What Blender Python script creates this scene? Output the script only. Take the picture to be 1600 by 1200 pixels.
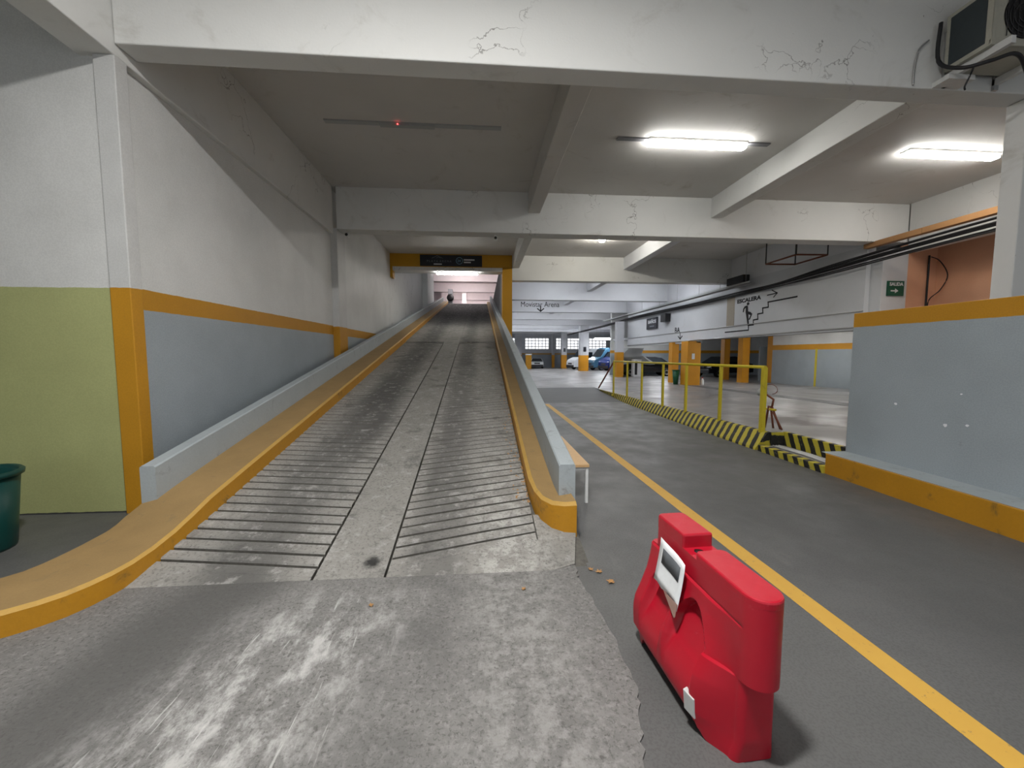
import bpy, bmesh, math, random
from mathutils import Vector, Matrix
random.seed(7)
for o in list(bpy.data.objects): bpy.data.objects.remove(o)
scn = bpy.context.scene
COL = scn.collection

# ------------------------------------------------------------------ camera, world, exposure
F, CAMH, VX, VY = 620.0, 1.6, 752.0, 553.0
pit = math.atan((600-VY)/F); yaw = math.atan((800-VX)/F*math.cos(pit))
fw = Vector((math.sin(yaw)*math.cos(pit), math.cos(yaw)*math.cos(pit), -math.sin(pit)))
rt = Vector((math.cos(yaw), -math.sin(yaw), 0)); upv = rt.cross(fw)
cd = bpy.data.cameras.new('camera'); cam = bpy.data.objects.new('camera', cd); COL.objects.link(cam)
cd.sensor_width = 36; cd.lens = F/1600*36; cd.clip_start = .05; cd.clip_end = 300
M3 = Matrix((rt, upv, -fw)).transposed()
cam.matrix_world = Matrix.Translation((0, 0, CAMH)) @ M3.to_4x4()
scn.camera = cam
w = bpy.data.worlds.new('sky'); scn.world = w; w.use_nodes = True
w.node_tree.nodes['Background'].inputs[0].default_value = (.88, .94, 1, 1)
w.node_tree.nodes['Background'].inputs[1].default_value = .36
vs = scn.view_settings
vs.view_transform = 'Standard'; vs.look = 'None'; vs.gamma = 1; vs.use_curve_mapping = False
vs.exposure = 0.72

# ------------------------------------------------------------------ materials
class NT:
    def __init__(s, name):
        s.m = bpy.data.materials.new(name); s.m.use_nodes = True
        s.t = s.m.node_tree; s.b = s.t.nodes['Principled BSDF']
        s.g = s.t.nodes.new('ShaderNodeNewGeometry'); s.pos = s.g.outputs['Position']
        sp = s.t.nodes.new('ShaderNodeSeparateXYZ'); s.link(s.pos, sp.inputs[0])
        s.x, s.y, s.z = sp.outputs
    def link(s, a, b): s.t.links.new(a, b)
    def put(s, sock, v):
        if hasattr(v, 'is_output'): s.link(v, sock)
        elif isinstance(v, tuple) and len(v) == 3 and sock.type == 'RGBA': sock.default_value = (*v, 1)
        else: sock.default_value = v
    def math(s, op, a, b=0.0, c=0.0, clamp=False):
        n = s.t.nodes.new('ShaderNodeMath'); n.operation = op; n.use_clamp = clamp
        s.put(n.inputs[0], a); s.put(n.inputs[1], b); s.put(n.inputs[2], c); return n.outputs[0]
    def vec(s, scale=(1, 1, 1), rot=(0, 0, 0), loc=(0, 0, 0)):
        n = s.t.nodes.new('ShaderNodeMapping'); s.link(s.pos, n.inputs[0])
        n.inputs['Scale'].default_value = scale; n.inputs['Rotation'].default_value = rot; n.inputs['Location'].default_value = loc
        return n.outputs[0]
    def noise(s, scale, detail=3, v=None, rough=.55, dist=0):
        n = s.t.nodes.new('ShaderNodeTexNoise'); s.put(n.inputs['Vector'], v or s.pos)
        n.inputs['Scale'].default_value = scale; n.inputs['Detail'].default_value = detail
        n.inputs['Roughness'].default_value = rough; n.inputs['Distortion'].default_value = dist
        return n.outputs[0]
    def voro(s, scale, v=None, feature='F1'):
        n = s.t.nodes.new('ShaderNodeTexVoronoi'); n.feature = feature; s.put(n.inputs['Vector'], v or s.pos)
        n.inputs['Scale'].default_value = scale; return n.outputs['Distance']
    def step(s, v, lo, hi, a=0.0, b=1.0):
        n = s.t.nodes.new('ShaderNodeMapRange'); n.clamp = True; n.interpolation_type = 'SMOOTHSTEP'
        for i, q in enumerate((v, lo, hi, a, b)): s.put(n.inputs[i], q)
        return n.outputs[0]
    def mix(s, f, a, b, mode='MIX'):
        n = s.t.nodes.new('ShaderNodeMix'); n.data_type = 'RGBA'; n.blend_type = mode; n.clamp_factor = True
        s.put(n.inputs[0], f); s.put(n.inputs[6], a); s.put(n.inputs[7], b); return n.outputs[2]
    def done(s, col, rough=.7, bump=None, bstr=.2, bdist=.01, metal=0, spec=.4):
        s.put(s.b.inputs['Base Color'], col); s.put(s.b.inputs['Roughness'], rough)
        s.b.inputs['Metallic'].default_value = metal; s.b.inputs['Specular IOR Level'].default_value = spec
        if bump is not None:
            n = s.t.nodes.new('ShaderNodeBump'); n.inputs['Strength'].default_value = bstr; n.inputs['Distance'].default_value = bdist
            s.put(n.inputs['Height'], bump); s.link(n.outputs[0], s.b.inputs['Normal'])
        return s.m

def sc3(c, k): return tuple(min(1, v*k) for v in c)
def paint(name, c, rough=.6, var=.08, scale=2.5, dirt=.15, grain=60, bump=.12, dirtcol=None, metal=0, spec=.4):
    k = NT(name)
    base = k.mix(k.noise(scale, 4), sc3(c, 1-var), sc3(c, 1+var))
    g = k.noise(grain, 2)
    base = k.mix(k.step(g, .3, .7, 0, .12), base, sc3(c, .6))
    if dirt:
        d = k.step(k.noise(scale*1.7, 6, rough=.7, dist=.6), .56, .78, 0, dirt*2)
        base = k.mix(d, base, dirtcol or sc3(c, .35))
    return k.done(base, rough, g, bump, .004, metal, spec)
def plain(name, c, rough=.5, metal=0, spec=.4):
    k = NT(name); n = k.noise(25, 2)
    return k.done(k.mix(n, sc3(c, .9), sc3(c, 1.1)), rough, None, metal=metal, spec=spec)
def emit(name, c, st):
    m = bpy.data.materials.new(name); m.use_nodes = True; b = m.node_tree.nodes['Principled BSDF']
    b.inputs['Base Color'].default_value = (.8, .8, .8, 1)
    b.inputs['Emission Color'].default_value = (*c, 1); b.inputs['Emission Strength'].default_value = st
    return m

YEL = (.53, .25, .012); WHT = (.70, .70, .685); GRY = (.36, .405, .435)
def banded(name, bands, top, dirt=.12, edge=.004):
    """painted wall: bands = [(upper z, colour)...], top colour above"""
    k = NT(name); jit = k.math('MULTIPLY', k.math('SUBTRACT', k.noise(9, 3), .5), edge*4)
    z = k.math('ADD', k.z, jit); col = top
    for zt, c in reversed(bands):
        col = k.mix(k.step(z, zt-.003, zt+.003), c, col)
    col = k.mix(k.step(k.noise(1.3, 4), .3, .7, 0, .16), col, (.32, .32, .31), 'MULTIPLY')
    g = k.noise(70, 2); col = k.mix(k.step(g, .35, .65, 0, .1), col, (.2, .2, .2), 'MULTIPLY')
    sp = k.step(k.noise(5, 6, rough=.75, dist=.8), .66, .76, 0, dirt*3)
    col = k.mix(sp, col, (.16, .15, .13), 'MIX')
    return k.done(col, .55, g, .15, .004)
def old_white(name, c=WHT, dirt=.5, cracks=True):
    k = NT(name)
    col = k.mix(k.noise(.9, 5), sc3(c, .88), sc3(c, 1.06))
    st = k.step(k.noise(1.1, 5, rough=.7, dist=1.2), .56, .8, 0, dirt)
    col = k.mix(st, col, (.30, .27, .21))
    if cracks:
        wv = k.t.nodes.new('ShaderNodeVectorMath'); wv.operation = 'ADD'
        nz = k.t.nodes.new('ShaderNodeTexNoise'); nz.inputs['Scale'].default_value = 2.2; nz.inputs['Detail'].default_value = 6
        k.link(k.pos, nz.inputs['Vector']); sc = k.t.nodes.new('ShaderNodeVectorMath'); sc.operation = 'SCALE'; sc.inputs['Scale'].default_value = 1.3
        k.link(nz.outputs['Color'], sc.inputs[0]); k.link(k.pos, wv.inputs[0]); k.link(sc.outputs[0], wv.inputs[1])
        e = k.voro(.75, wv.outputs[0], 'DISTANCE_TO_EDGE')
        cr = k.math('MULTIPLY', k.step(e, .0, .008, 1, 0), k.step(k.noise(.8, 3), .52, .62))
        col = k.mix(k.math('MULTIPLY', cr, .75), col, (.10, .09, .08))
        ch = k.step(k.noise(6, 5, rough=.72), .70, .73, 0, .8)
        col = k.mix(ch, col, (.13, .12, .10))
    g = k.noise(40, 3)
    return k.done(col, .7, g, .25, .006)

M = {}
M['wall_left'] = banded('wall_left_paint', [(2.05, GRY), (2.26, YEL)], WHT)
M['green'] = banded('green_wall_paint', [(.012, (.05, .05, .05)), (2.24, (.43, .45, .20))], WHT)
M['pillar'] = banded('pillar_paint', [(2.24, YEL)], (.62, .62, .61))
M['far_pillar'] = banded('far_pillar_paint', [(1.72, (.66, .29, .015))], (.62, .63, .66))
M['far_pillar2'] = banded('deep_pillar_paint', [(1.45, (.66, .29, .015))], (.62, .63, .66))
M['hall_pillar'] = banded('hall_pillar_paint', [(2.6, (.66, .29, .015))], (.62, .63, .66))
M['low_wall'] = banded('low_wall_paint', [(1.955, GRY)], YEL)
M['recess_wall'] = banded('recess_wall_paint', [(1.80, GRY), (2.05, (.66, .31, .02))], WHT)
M['back_wall'] = banded('back_wall_paint', [(1.66, GRY), (1.88, (.66, .31, .02))], WHT)
M['far_wall'] = banded('far_wall_paint', [(1.5, (.25, .28, .31)), (1.72, (.5, .28, .07))], (.6, .62, .66))
M['white'] = old_white('white_plaster')
M['beam'] = old_white('beam_plaster', (.72, .72, .70), .35)
M['ceil'] = old_white('ceiling_plaster', (.60, .585, .56), .55, False)
M['hallbeam'] = old_white('hall_beam_plaster', (.70, .71, .74), .3, False)
M['bulk'] = old_white('bulkhead_plaster', (.60, .615, .64), .25, False)
M['pink'] = paint('pink_white_paint', (.80, .70, .70), dirt=.05)
M['salmon'] = paint('salmon_paint', (.74, .40, .25), dirt=.05)
M['greypaint'] = paint('grey_blue_paint', (.36, .40, .42), .6, .1, 3, .35, 50, .3, (.14, .13, .12))
M['yel'] = paint('yellow_kerb_paint', (.48, .225, .012), .5, .15, 3, .5, 40, .3, (.13, .085, .03))
M['kerbtop'] = paint('dusty_kerb_top', (.315, .205, .085), .8, .2, 4, .45, 90, .35, (.20, .15, .08))
M['kerbedge'] = paint('worn_kerb_edge', (.48, .29, .07), .7, .15, 8, .3, 90, .3, (.2, .14, .06))
M['orange_in'] = paint('portal_yellow_paint', (.58, .29, .012), .5, .06, 3, .1)
M['rail'] = paint('rail_yellow_paint', (.62, .50, .03), .45, .1, 6, .25, 60, .1, (.2, .12, .03))
M['black'] = plain('black_plastic', (.012, .012, .013), .45)
M['blackpaint'] = plain('black_wall_paint', (.012, .012, .014), .8)
M['cable'] = plain('black_cable', (.018, .018, .02), .55)
M['wgrey'] = plain('white_grey_metal', (.62, .62, .61), .45)
M['metal'] = plain('galvanised_metal', (.42, .42, .42), .45, .6)
M['rust'] = paint('rusty_iron', (.17, .055, .03), .75, .25, 14, .4)
M['duct'] = paint('tan_duct_paint', (.42, .22, .09), .55, .1, 5, .2)
M['bin'] = plain('dark_green_plastic', (.004, .045, .04), .35)
M['bin2'] = plain('green_plastic', (.01, .09, .04), .4)
M['wood'] = paint('bench_wood', (.60, .38, .18), .5, .1, 9, .05)
M['leg'] = plain('white_powder_coat', (.75, .75, .74), .4)
M['glass'] = plain('dark_car_glass', (.012, .016, .02), .08, 0, .6)
M['tyre'] = plain('tyre_rubber', (.012, .012, .012), .8)
M['chrome'] = plain('wheel_alloy', (.35, .35, .36), .3, .8)
M['carwhite'] = plain('white_car_paint', (.75, .77, .8), .2)
M['carblue'] = plain('blue_car_paint', (.012, .03, .16), .2)
M['carcyan'] = plain('light_blue_car_paint', (.06, .15, .24), .2)
M['carblack'] = plain('black_car_paint', (.01, .01, .012), .15)
M['carred'] = plain('red_lamp_plastic', (.5, .02, .015), .2)
M['trim'] = plain('dark_bumper_plastic', (.03, .03, .033), .5)
M['acside'] = plain('condenser_fins', (.035, .045, .05), .6)
M['accase'] = paint('yellowed_ac_case', (.40, .39, .33), .5, .1, 5, .4)
M['paper'] = plain('white_paper', (.80, .82, .84), .5)
M['ink'] = paint('grey_print', (.10, .11, .12), .6, .4, 60, .4)
M['sleeve'] = plain('cloudy_plastic_sleeve', (.36, .22, .18), .25)
M['refl'] = plain('white_reflector', (.55, .56, .55), .3)
M['sign'] = plain('dark_sign_panel', (.016, .018, .026), .35)
M['signtxt'] = plain('white_sign_print', (.65, .67, .70), .5)
M['signgrey'] = plain('grey_sign_print', (.22, .24, .27), .5)
M['signblue'] = plain('blue_sign_print', (.22, .42, .60), .5)
M['gsign'] = plain('green_exit_panel', (.012, .09, .055), .4)
M['brown'] = paint('beige_patch_paint', (.36, .32, .26), .7, .08, 6, .1)
M['leaf'] = paint('dry_leaf', (.42, .23, .09), .8, .25, 40, .2)
M['soffit'] = paint('grey_stair_concrete', (.40, .41, .41), .7, .08, 4, .1)
M['darkgrey'] = paint('dark_shaft_concrete', (.20, .20, .21), .8, .15, 3, .3)  # dark grey concrete, tone varied by noise
M['tube'] = emit('lit_tube_diffuser', (1, .99, .95), 27)
M['tube_hall'] = emit('lit_hall_tube', (.93, .96, 1), 48)
M['added_tube_up'] = emit('added_upper_tube', (1, .93, .93), 75)
M['bulbm'] = emit('lit_bulb', (1, .96, .86), 230)
M['flood'] = emit('lit_flood_lens', (1, .985, .96), 690)
M['warm'] = emit('lit_warm_lamp', (1, .80, .6), 200)
M['pane'] = emit('frosted_pane', (.93, .95, 1), .85)

# red polyethylene
k = NT('red_polyethylene'); c = k.mix(k.noise(3, 3), (.37, .004, .018), (.46, .008, .024))
c = k.mix(k.step(k.noise(16, 6, rough=.75), .64, .72, 0, .35), c, (.55, .10, .12))
M['red'] = k.done(c, k.step(k.noise(9, 4), .3, .7, .28, .45), k.noise(30, 3), .08, .004, spec=.5)

# foreground concrete: speckle, white scuffs along the driving line, darker tyre paths
k = NT('apron_concrete')
c = k.mix(k.noise(1.3, 6, dist=.5, rough=.65), (.12, .117, .112), (.255, .248, .237))
c = k.mix(k.step(k.noise(28, 5, rough=.75), .48, .66, 0, .45), c, (.34, .33, .318))
c = k.mix(k.step(k.noise(48, 4, rough=.75, dist=.5), .50, .64, 0, .75), c, (.085, .08, .076))
c = k.mix(k.step(k.noise(11, 5, rough=.8), .66, .70, 0, .8), c, (.06, .056, .052))
tyre = k.step(k.math('ABSOLUTE', k.math('ADD', k.math('ADD', k.x, k.math('MULTIPLY', k.y, -.18)), k.math('ADD', 2.35, k.math('MULTIPLY', k.noise(.9, 3), -.3)))), .1, .55, .75, 0)
c = k.mix(tyre, c, (.085, .083, .08))
dkr = k.math('MULTIPLY', k.step(k.math('ABSOLUTE', k.math('ADD', k.x, .38)), .05, .42, 1, 0), k.step(k.noise(1.8, 4), .4, .65))
c = k.mix(k.math('MULTIPLY', dkr, .6), c, (.10, .098, .094))
zone = k.step(k.math('ABSOLUTE', k.math('ADD', k.math('ADD', k.x, k.math('MULTIPLY', k.y, -.25)), 1.55)), .1, .75, 1, 0)
zone = k.math('MULTIPLY', zone, k.step(k.y, 2.9, 2.2))
body = k.step(k.noise(5, 7, k.vec((1.3, .7, 1), (0, 0, -.2)), .75), .44, .66)
c = k.mix(k.math('MULTIPLY', k.math('MULTIPLY', body, zone), .9), c, (.52, .51, .495))
for sc_, th in ((26, .60), (60, .63)):
    scr = k.step(k.noise(1, 5, k.vec((sc_, 1.5, 1), (0, 0, -.22), (3.1, .4, 0)), .7), th, th+.08)
    c = k.mix(k.math('MULTIPLY', k.math('MULTIPLY', scr, zone), .8), c, (.62, .61, .59))
wr = k.math('MULTIPLY', k.step(k.math('ABSOLUTE', k.math('ADD', k.x, -.22)), .1, .5, 1, 0), k.step(k.noise(9, 7, rough=.75), .42, .62))
c = k.mix(k.math('MULTIPLY', wr, .5), c, (.40, .39, .375))
M['apron'] = k.done(c, .85, k.noise(70, 5, rough=.75), .6, .01)

k = NT('lane_asphalt')
c = k.mix(k.noise(.9, 5, dist=.3), (.085, .085, .084), (.14, .14, .137))
c = k.mix(k.step(k.noise(80, 2), .45, .62, 0, .35), c, (.06, .06, .058))
c = k.mix(k.step(k.noise(.8, 6, k.vec((2.2, .7, 1)), .7), .58, .74, 0, .5), c, (.19, .185, .178))
c = k.mix(k.step(k.noise(34, 5, rough=.8), .735, .76, 0, .8), c, (.40, .39, .37))
M['lane'] = k.done(c, k.step(k.noise(2, 4), .3, .7, .42, .62), k.noise(90, 3), .2, .003)
k = NT('dark_lane_patch'); c = k.mix(k.noise(1.2, 4), (.05, .05, .05), (.085, .085, .085)); M['patch'] = k.done(c, .6, k.noise(60, 3), .2, .004)

k = NT('platform_concrete')
c = k.mix(k.noise(.45, 5, k.vec((1, .8, 1)), dist=.6), (.17, .165, .16), (.29, .28, .275))
c = k.mix(k.step(k.noise(1.6, 5, k.vec((.35, 1, 1), (0, 0, .15)), .6), .45, .75, 0, .5), c, (.37, .36, .35))
ax = k.math('POWER', k.math('DIVIDE', k.math('SUBTRACT', k.x, 6.9), 1.7), 2.0); ay = k.math('POWER', k.math('DIVIDE', k.math('SUBTRACT', k.y, 7.4), .75), 2.0)
st_ = k.math('ADD', k.math('ADD', ax, ay), k.math('MULTIPLY', k.math('SUBTRACT', k.noise(1.4, 5, k.vec((.6, 1.4, 1)), .65), .5), 3.2))
c = k.mix(k.step(st_, .6, 1.1, .8, 0), c, (.115, .10, .095))
c = k.mix(k.step(k.noise(.8, 6, k.vec((.45, 1.6, 1)), .7), .60, .70, 0, .45), c, (.15, .14, .135))
M['platform'] = k.done(c, k.step(k.noise(.9, 4), .35, .65, .28, .5), k.noise(40, 3), .12, .003)

def ramp_mat(name, k1):
    k = NT(name)
    c = k.mix(k.noise(2.2, 5), sc3((.23, .222, .205), k1), sc3((.33, .318, .295), k1))
    def track(xc, wd, st):
        d = k.math('ABSOLUTE', k.math('SUBTRACT', k.math('ADD', k.x, k.math('MULTIPLY', k.math('SUBTRACT', k.noise(.8, 2), .5), .35)), xc))
        return k.math('MULTIPLY', k.step(d, wd*.25, wd, 1, 0), k.math('MULTIPLY', k.step(k.noise(.7, 4, k.vec((1, .5, 1))), .35, .65, .6, 1), st))
    c = k.mix(track(-1.72, .48, .85), c, (.075, .074, .072))
    c = k.mix(track(-.38, .34, .75), c, (.085, .083, .08))
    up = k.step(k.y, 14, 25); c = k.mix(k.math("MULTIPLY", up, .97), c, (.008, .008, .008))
    lo = k.math('MULTIPLY', k.math('MULTIPLY', k.step(k.y, 6.0, 3.2), k.step(k.math('ABSOLUTE', k.math('SUBTRACT', k.x, .22)), .1, .45, 1, 0)), k.step(k.noise(6, 5, rough=.7), .42, .58))
    c = k.mix(k.math('MULTIPLY', lo, .6), c, (.52, .51, .48))
    c = k.mix(k.step(k.noise(45, 4, rough=.7), .5, .66, 0, .6), c, (.11, .105, .10))
    c = k.mix(k.step(k.noise(7, 6, rough=.75), .52, .66, 0, .5), c, (.44, .43, .41))
    c = k.mix(k.step(k.noise(3.1, 6, rough=.7, dist=.5), .52, .68, 0, .6), c, (.10, .097, .092))
    sx = k.math('POWER', k.math('SUBTRACT', k.x, -.83), 2.0); sy = k.math('POWER', k.math('SUBTRACT', k.y, 2.96), 2.0)
    spill = k.step(k.math('ADD', k.math('SQRT', k.math('ADD', sx, sy)), k.math('MULTIPLY', k.noise(30, 4), .06)), .055, .12, .92, 0)
    c = k.mix(spill, c, (.02, .02, .02))
    return k.done(c, .9, k.noise(50, 4), .45, .006, spec=.12)
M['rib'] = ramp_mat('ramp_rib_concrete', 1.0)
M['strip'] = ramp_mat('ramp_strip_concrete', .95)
k = NT('groove_dirt'); c = k.mix(k.noise(30, 4), (.05, .048, .043), (.17, .16, .14))
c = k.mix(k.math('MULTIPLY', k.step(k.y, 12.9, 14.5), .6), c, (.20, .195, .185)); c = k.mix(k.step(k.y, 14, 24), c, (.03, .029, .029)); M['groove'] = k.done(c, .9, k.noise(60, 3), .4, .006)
k = NT('hazard_stripes')
u = k.math('ADD', k.math('MULTIPLY', k.y, 1.0), k.math('MULTIPLY', k.z, -.42))
u = k.math('ADD', u, k.math('MULTIPLY', k.math('SUBTRACT', k.noise(6, 3), .5), .05))
fr = k.math('FRACT', k.math('MULTIPLY', u, 5.2))
c = k.mix(k.step(k.math('ABSOLUTE', k.math('SUBTRACT', fr, .5)), .245, .265), (.50, .42, .04), (.016, .016, .015))
c = k.mix(k.step(k.noise(14, 5, rough=.7), .56, .7, 0, .6), c, (.16, .15, .11))
M['stripes'] = k.done(c, .65, k.noise(40, 3), .3, .005)
k = NT('lane_line_paint'); c = k.mix(k.noise(5, 4), (.58, .32, .05), (.66, .40, .07))
c = k.mix(k.step(k.noise(22, 6, rough=.8), .60, .68, 0, .7), c, (.14, .12, .09)); M['line'] = k.done(c, .6)

# ------------------------------------------------------------------ mesh helpers
class MB:
    def __init__(s): s.v, s.f, s.mi, s.mats, s.sm = [], [], [], [], []
    def idx(s, m):
        if m not in s.mats: s.mats.append(m)
        return s.mats.index(m)
    def add(s, vs, fs, m=None, smooth=False):
        o = len(s.v); s.v += [tuple(p) for p in vs]; i = s.idx(m)
        for f in fs: s.f.append([o+q for q in f]); s.mi.append(i); s.sm.append(smooth)
        return s
    def box(s, a, b, m=None):
        (x0, y0, z0), (x1, y1, z1) = a, b
        vs = [(x, y, z) for x in (x0, x1) for y in (y0, y1) for z in (z0, z1)]
        return s.add(vs, [(0, 1, 3, 2), (4, 6, 7, 5), (0, 4, 5, 1), (2, 3, 7, 6), (0, 2, 6, 4), (1, 5, 7, 3)], m)
    def prism(s, poly, a, b, axis, m=None):
        """poly = 2-D points; axis x: (y,z), y: (x,z), z: (x,y)"""
        def P(p, t): return {'x': (t, p[0], p[1]), 'y': (p[0], t, p[1]), 'z': (p[0], p[1], t)}[axis]
        n = len(poly); vs = [P(p, a) for p in poly]+[P(p, b) for p in poly]
        fs = [tuple(range(n)), tuple(range(2*n-1, n-1, -1))]+[(i, n+i, n+(i+1) % n, (i+1) % n) for i in range(n)]
        return s.add(vs, fs, m)
    def tube(s, pts, r, m=None, n=8, smooth=True, caps=True):
        pts = [Vector(p) for p in pts]; rings = []
        for i, p in enumerate(pts):
            d = (pts[min(i+1, len(pts)-1)]-pts[max(i-1, 0)]).normalized()
            a = d.cross(Vector((0, 0, 1)) if abs(d.z) < .95 else Vector((1, 0, 0))).normalized(); b = d.cross(a)
            rr = r[i] if isinstance(r, (list, tuple)) else r
            rings.append([p+(a*math.cos(t)+b*math.sin(t))*rr for t in (2*math.pi*q/n for q in range(n))])
        vs = [q for g in rings for q in g]; fs = []
        for i in range(len(rings)-1):
            for q in range(n): fs.append((i*n+q, i*n+(q+1) % n, (i+1)*n+(q+1) % n, (i+1)*n+q))
        s.add(vs, fs, m, smooth)
        if caps: s.add(rings[0], [tuple(range(n))], m); s.add(rings[-1], [tuple(range(n-1, -1, -1))], m)
        return s
    def lathe(s, prof, c, m=None, n=20, axis='z'):
        vs = []
        for r, h in prof:
            for q in range(n):
                t = 2*math.pi*q/n; a, b = r*math.cos(t), r*math.sin(t)
                p = {'z': (a, b, h), 'x': (h, a, b), 'y': (a, h, b)}[axis]
                vs.append((c[0]+p[0], c[1]+p[1], c[2]+p[2]))
        fs = [(i*n+q, i*n+(q+1) % n, (i+1)*n+(q+1) % n, (i+1)*n+q) for i in range(len(prof)-1) for q in range(n)]
        return s.add(vs, fs, m, True)
    def sweep(s, rows, mats):
        """rows: list of cross sections (same point count); mats per strip"""
        n = len(rows[0]); vs = [p for r in rows for p in r]
        for j in range(n-1):
            s.add([r[q] for r in rows for q in (j, j+1)], [(2*i, 2*i+1, 2*i+3, 2*i+2) for i in range(len(rows)-1)], mats[j])
        s.add(rows[0], [tuple(range(n))], mats[0]); s.add(rows[-1], [tuple(range(n-1, -1, -1))], mats[0])
        return s
    def build(s, name, m=None, parent=None, loc=None, rot=None, bevel=0):
        me = bpy.data.meshes.new(name); me.from_pydata(s.v, [], s.f)
        for q in s.mats: me.materials.append(q if q is not None else m)
        me.polygons.foreach_set('material_index', s.mi); me.polygons.foreach_set('use_smooth', s.sm)
        bm = bmesh.new(); bm.from_mesh(me); bmesh.ops.remove_doubles(bm, verts=bm.verts, dist=1e-5)
        bmesh.ops.recalc_face_normals(bm, faces=bm.faces); bm.to_mesh(me); bm.free(); me.update()
        o = bpy.data.objects.new(name, me); COL.objects.link(o)
        if parent: o.parent = parent
        if loc: o.location = loc
        if rot: o.rotation_euler = rot
        if bevel:
            b = o.modifiers.new('bevel', 'BEVEL'); b.width = bevel; b.segments = 2; b.limit_method = 'ANGLE'
        return o
def tag(o, label, cat, group=None):
    o['label'] = label; o['category'] = cat
    if group: o['group'] = group
    return o
def struct(o, label=None):
    o['kind'] = 'structure'
    if label: o['label'] = label
    return o
def empty(name, loc, label, cat, group=None, rz=0):
    o = bpy.data.objects.new(name, None); COL.objects.link(o); o.location = loc; o.rotation_euler = (0, 0, rz)
    return tag(o, label, cat, group)
def rbox(name, a, b, m, parent=None, bevel=.01): return MB().box(a, b).build(name, m, parent, bevel=bevel)
def lettering(txt, size, m, parent, origin, right, up, name='lettering', off=.004, ext=.002, align='LEFT', xs=1, bold=0):
    """flat raised letters on a plane spanned by right/up"""
    cu = bpy.data.curves.new(name, 'FONT'); cu.body = txt; cu.size = size; cu.extrude = ext; cu.offset = bold; cu.align_x = align; cu.resolution_u = 3
    t = bpy.data.objects.new(name, cu); COL.objects.link(t); bpy.context.view_layer.update()
    me = bpy.data.meshes.new_from_object(t); bpy.data.objects.remove(t)
    r, u = Vector(right).normalized(), Vector(up).normalized(); n = r.cross(u); o = Vector(origin)+n*off
    for v in me.vertices: p = v.co.copy(); v.co = o+r*p.x*xs+u*p.y+n*p.z
    me.materials.clear(); me.materials.append(m)
    ob = bpy.data.objects.new(name, me); COL.objects.link(ob); ob.parent = parent
    if parent is not None: ob.matrix_parent_inverse = Matrix.Translation(-Vector(parent.location)) if parent.rotation_euler.z == 0 else parent.matrix_basis.inverted()
    return ob
def strips(pts, wd):
    """2-D polyline -> quads"""
    out = []
    for a, b in zip(pts, pts[1:]):
        a, b = Vector(a), Vector(b); d = (b-a).normalized(); n = Vector((-d.y, d.x))*wd/2; a = a-d*wd/2; b = b+d*wd/2
        out.append([a+n, b+n, b-n, a-n])
    return out

# ------------------------------------------------------------------ setting: floors, ramp
S, Y0 = .192, 2.8
zr = lambda y: S*(y-Y0)
zp = lambda y: .28-.0145*(y-6.3)
B1, B2, B3 = 4.18, 9.68, 15.75
ZB, ZC = 4.474, 5.43

edge = [(.62, -5), (.60, .6), (.64, 1.0), (.62, 1.38), (.69, 1.58), (.74, 1.74), (.745, 2.06), (.715, 2.45), (.68, 2.68), (.70, 2.8)]
ragged = []
for a, b in zip(edge, edge[1:]):
    for t in range(6): u = t/6; ragged.append((a[0]+(b[0]-a[0])*u+random.uniform(-.012, .012), a[1]+(b[1]-a[1])*u))
ragged.append((.70, 2.8))
struct(MB().prism([(-9, -5)]+ragged+[(.70, 2.86), (.5, 2.82), (-.7, 2.80), (-2.45, 2.80), (-2.75, 2.45), (-9, 2.4)], -.12, .0, 'z').build('floor_apron', M['apron']), 'light worn concrete apron at the foot of the ramp')
struct(MB().prism([(-9, 2.4), (-2.9, 2.5), (-2.9, 3.7), (-3.0, 3.8), (-3.0, 16), (-3.46, 16), (-3.46, 4.4), (-9, 4.4)], -.12, -.002, 'z').build('floor_side', M['lane']), 'dark floor behind the kerb by the green wall')
struct(MB().prism([(.55, -5), (14, -5), (14, 4.95), (4.75, 4.95), (4.95, 12.9), (.8, 12.9), (.8, 2.86), (.55, 2.86)], -.14, -.014, 'z').build('floor', M['lane']), 'dark grey driving lane floor')
y2 = 17.2
struct(MB().add([(.8, 12.9, -.014), (4.95, 12.9, -.014), (5.0, y2, zp(y2)), (.8, y2, zp(y2)), (.8, 12.9, -.3), (4.95, 12.9, -.3), (5.0, y2, -.3), (.8, y2, -.3)],
    [(0, 1, 2, 3), (4, 7, 6, 5), (0, 4, 5, 1), (1, 5, 6, 2), (2, 6, 7, 3), (3, 7, 4, 0)]).build('floor_patch', M['patch']), 'short dark ramped patch at the end of the lane')
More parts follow.
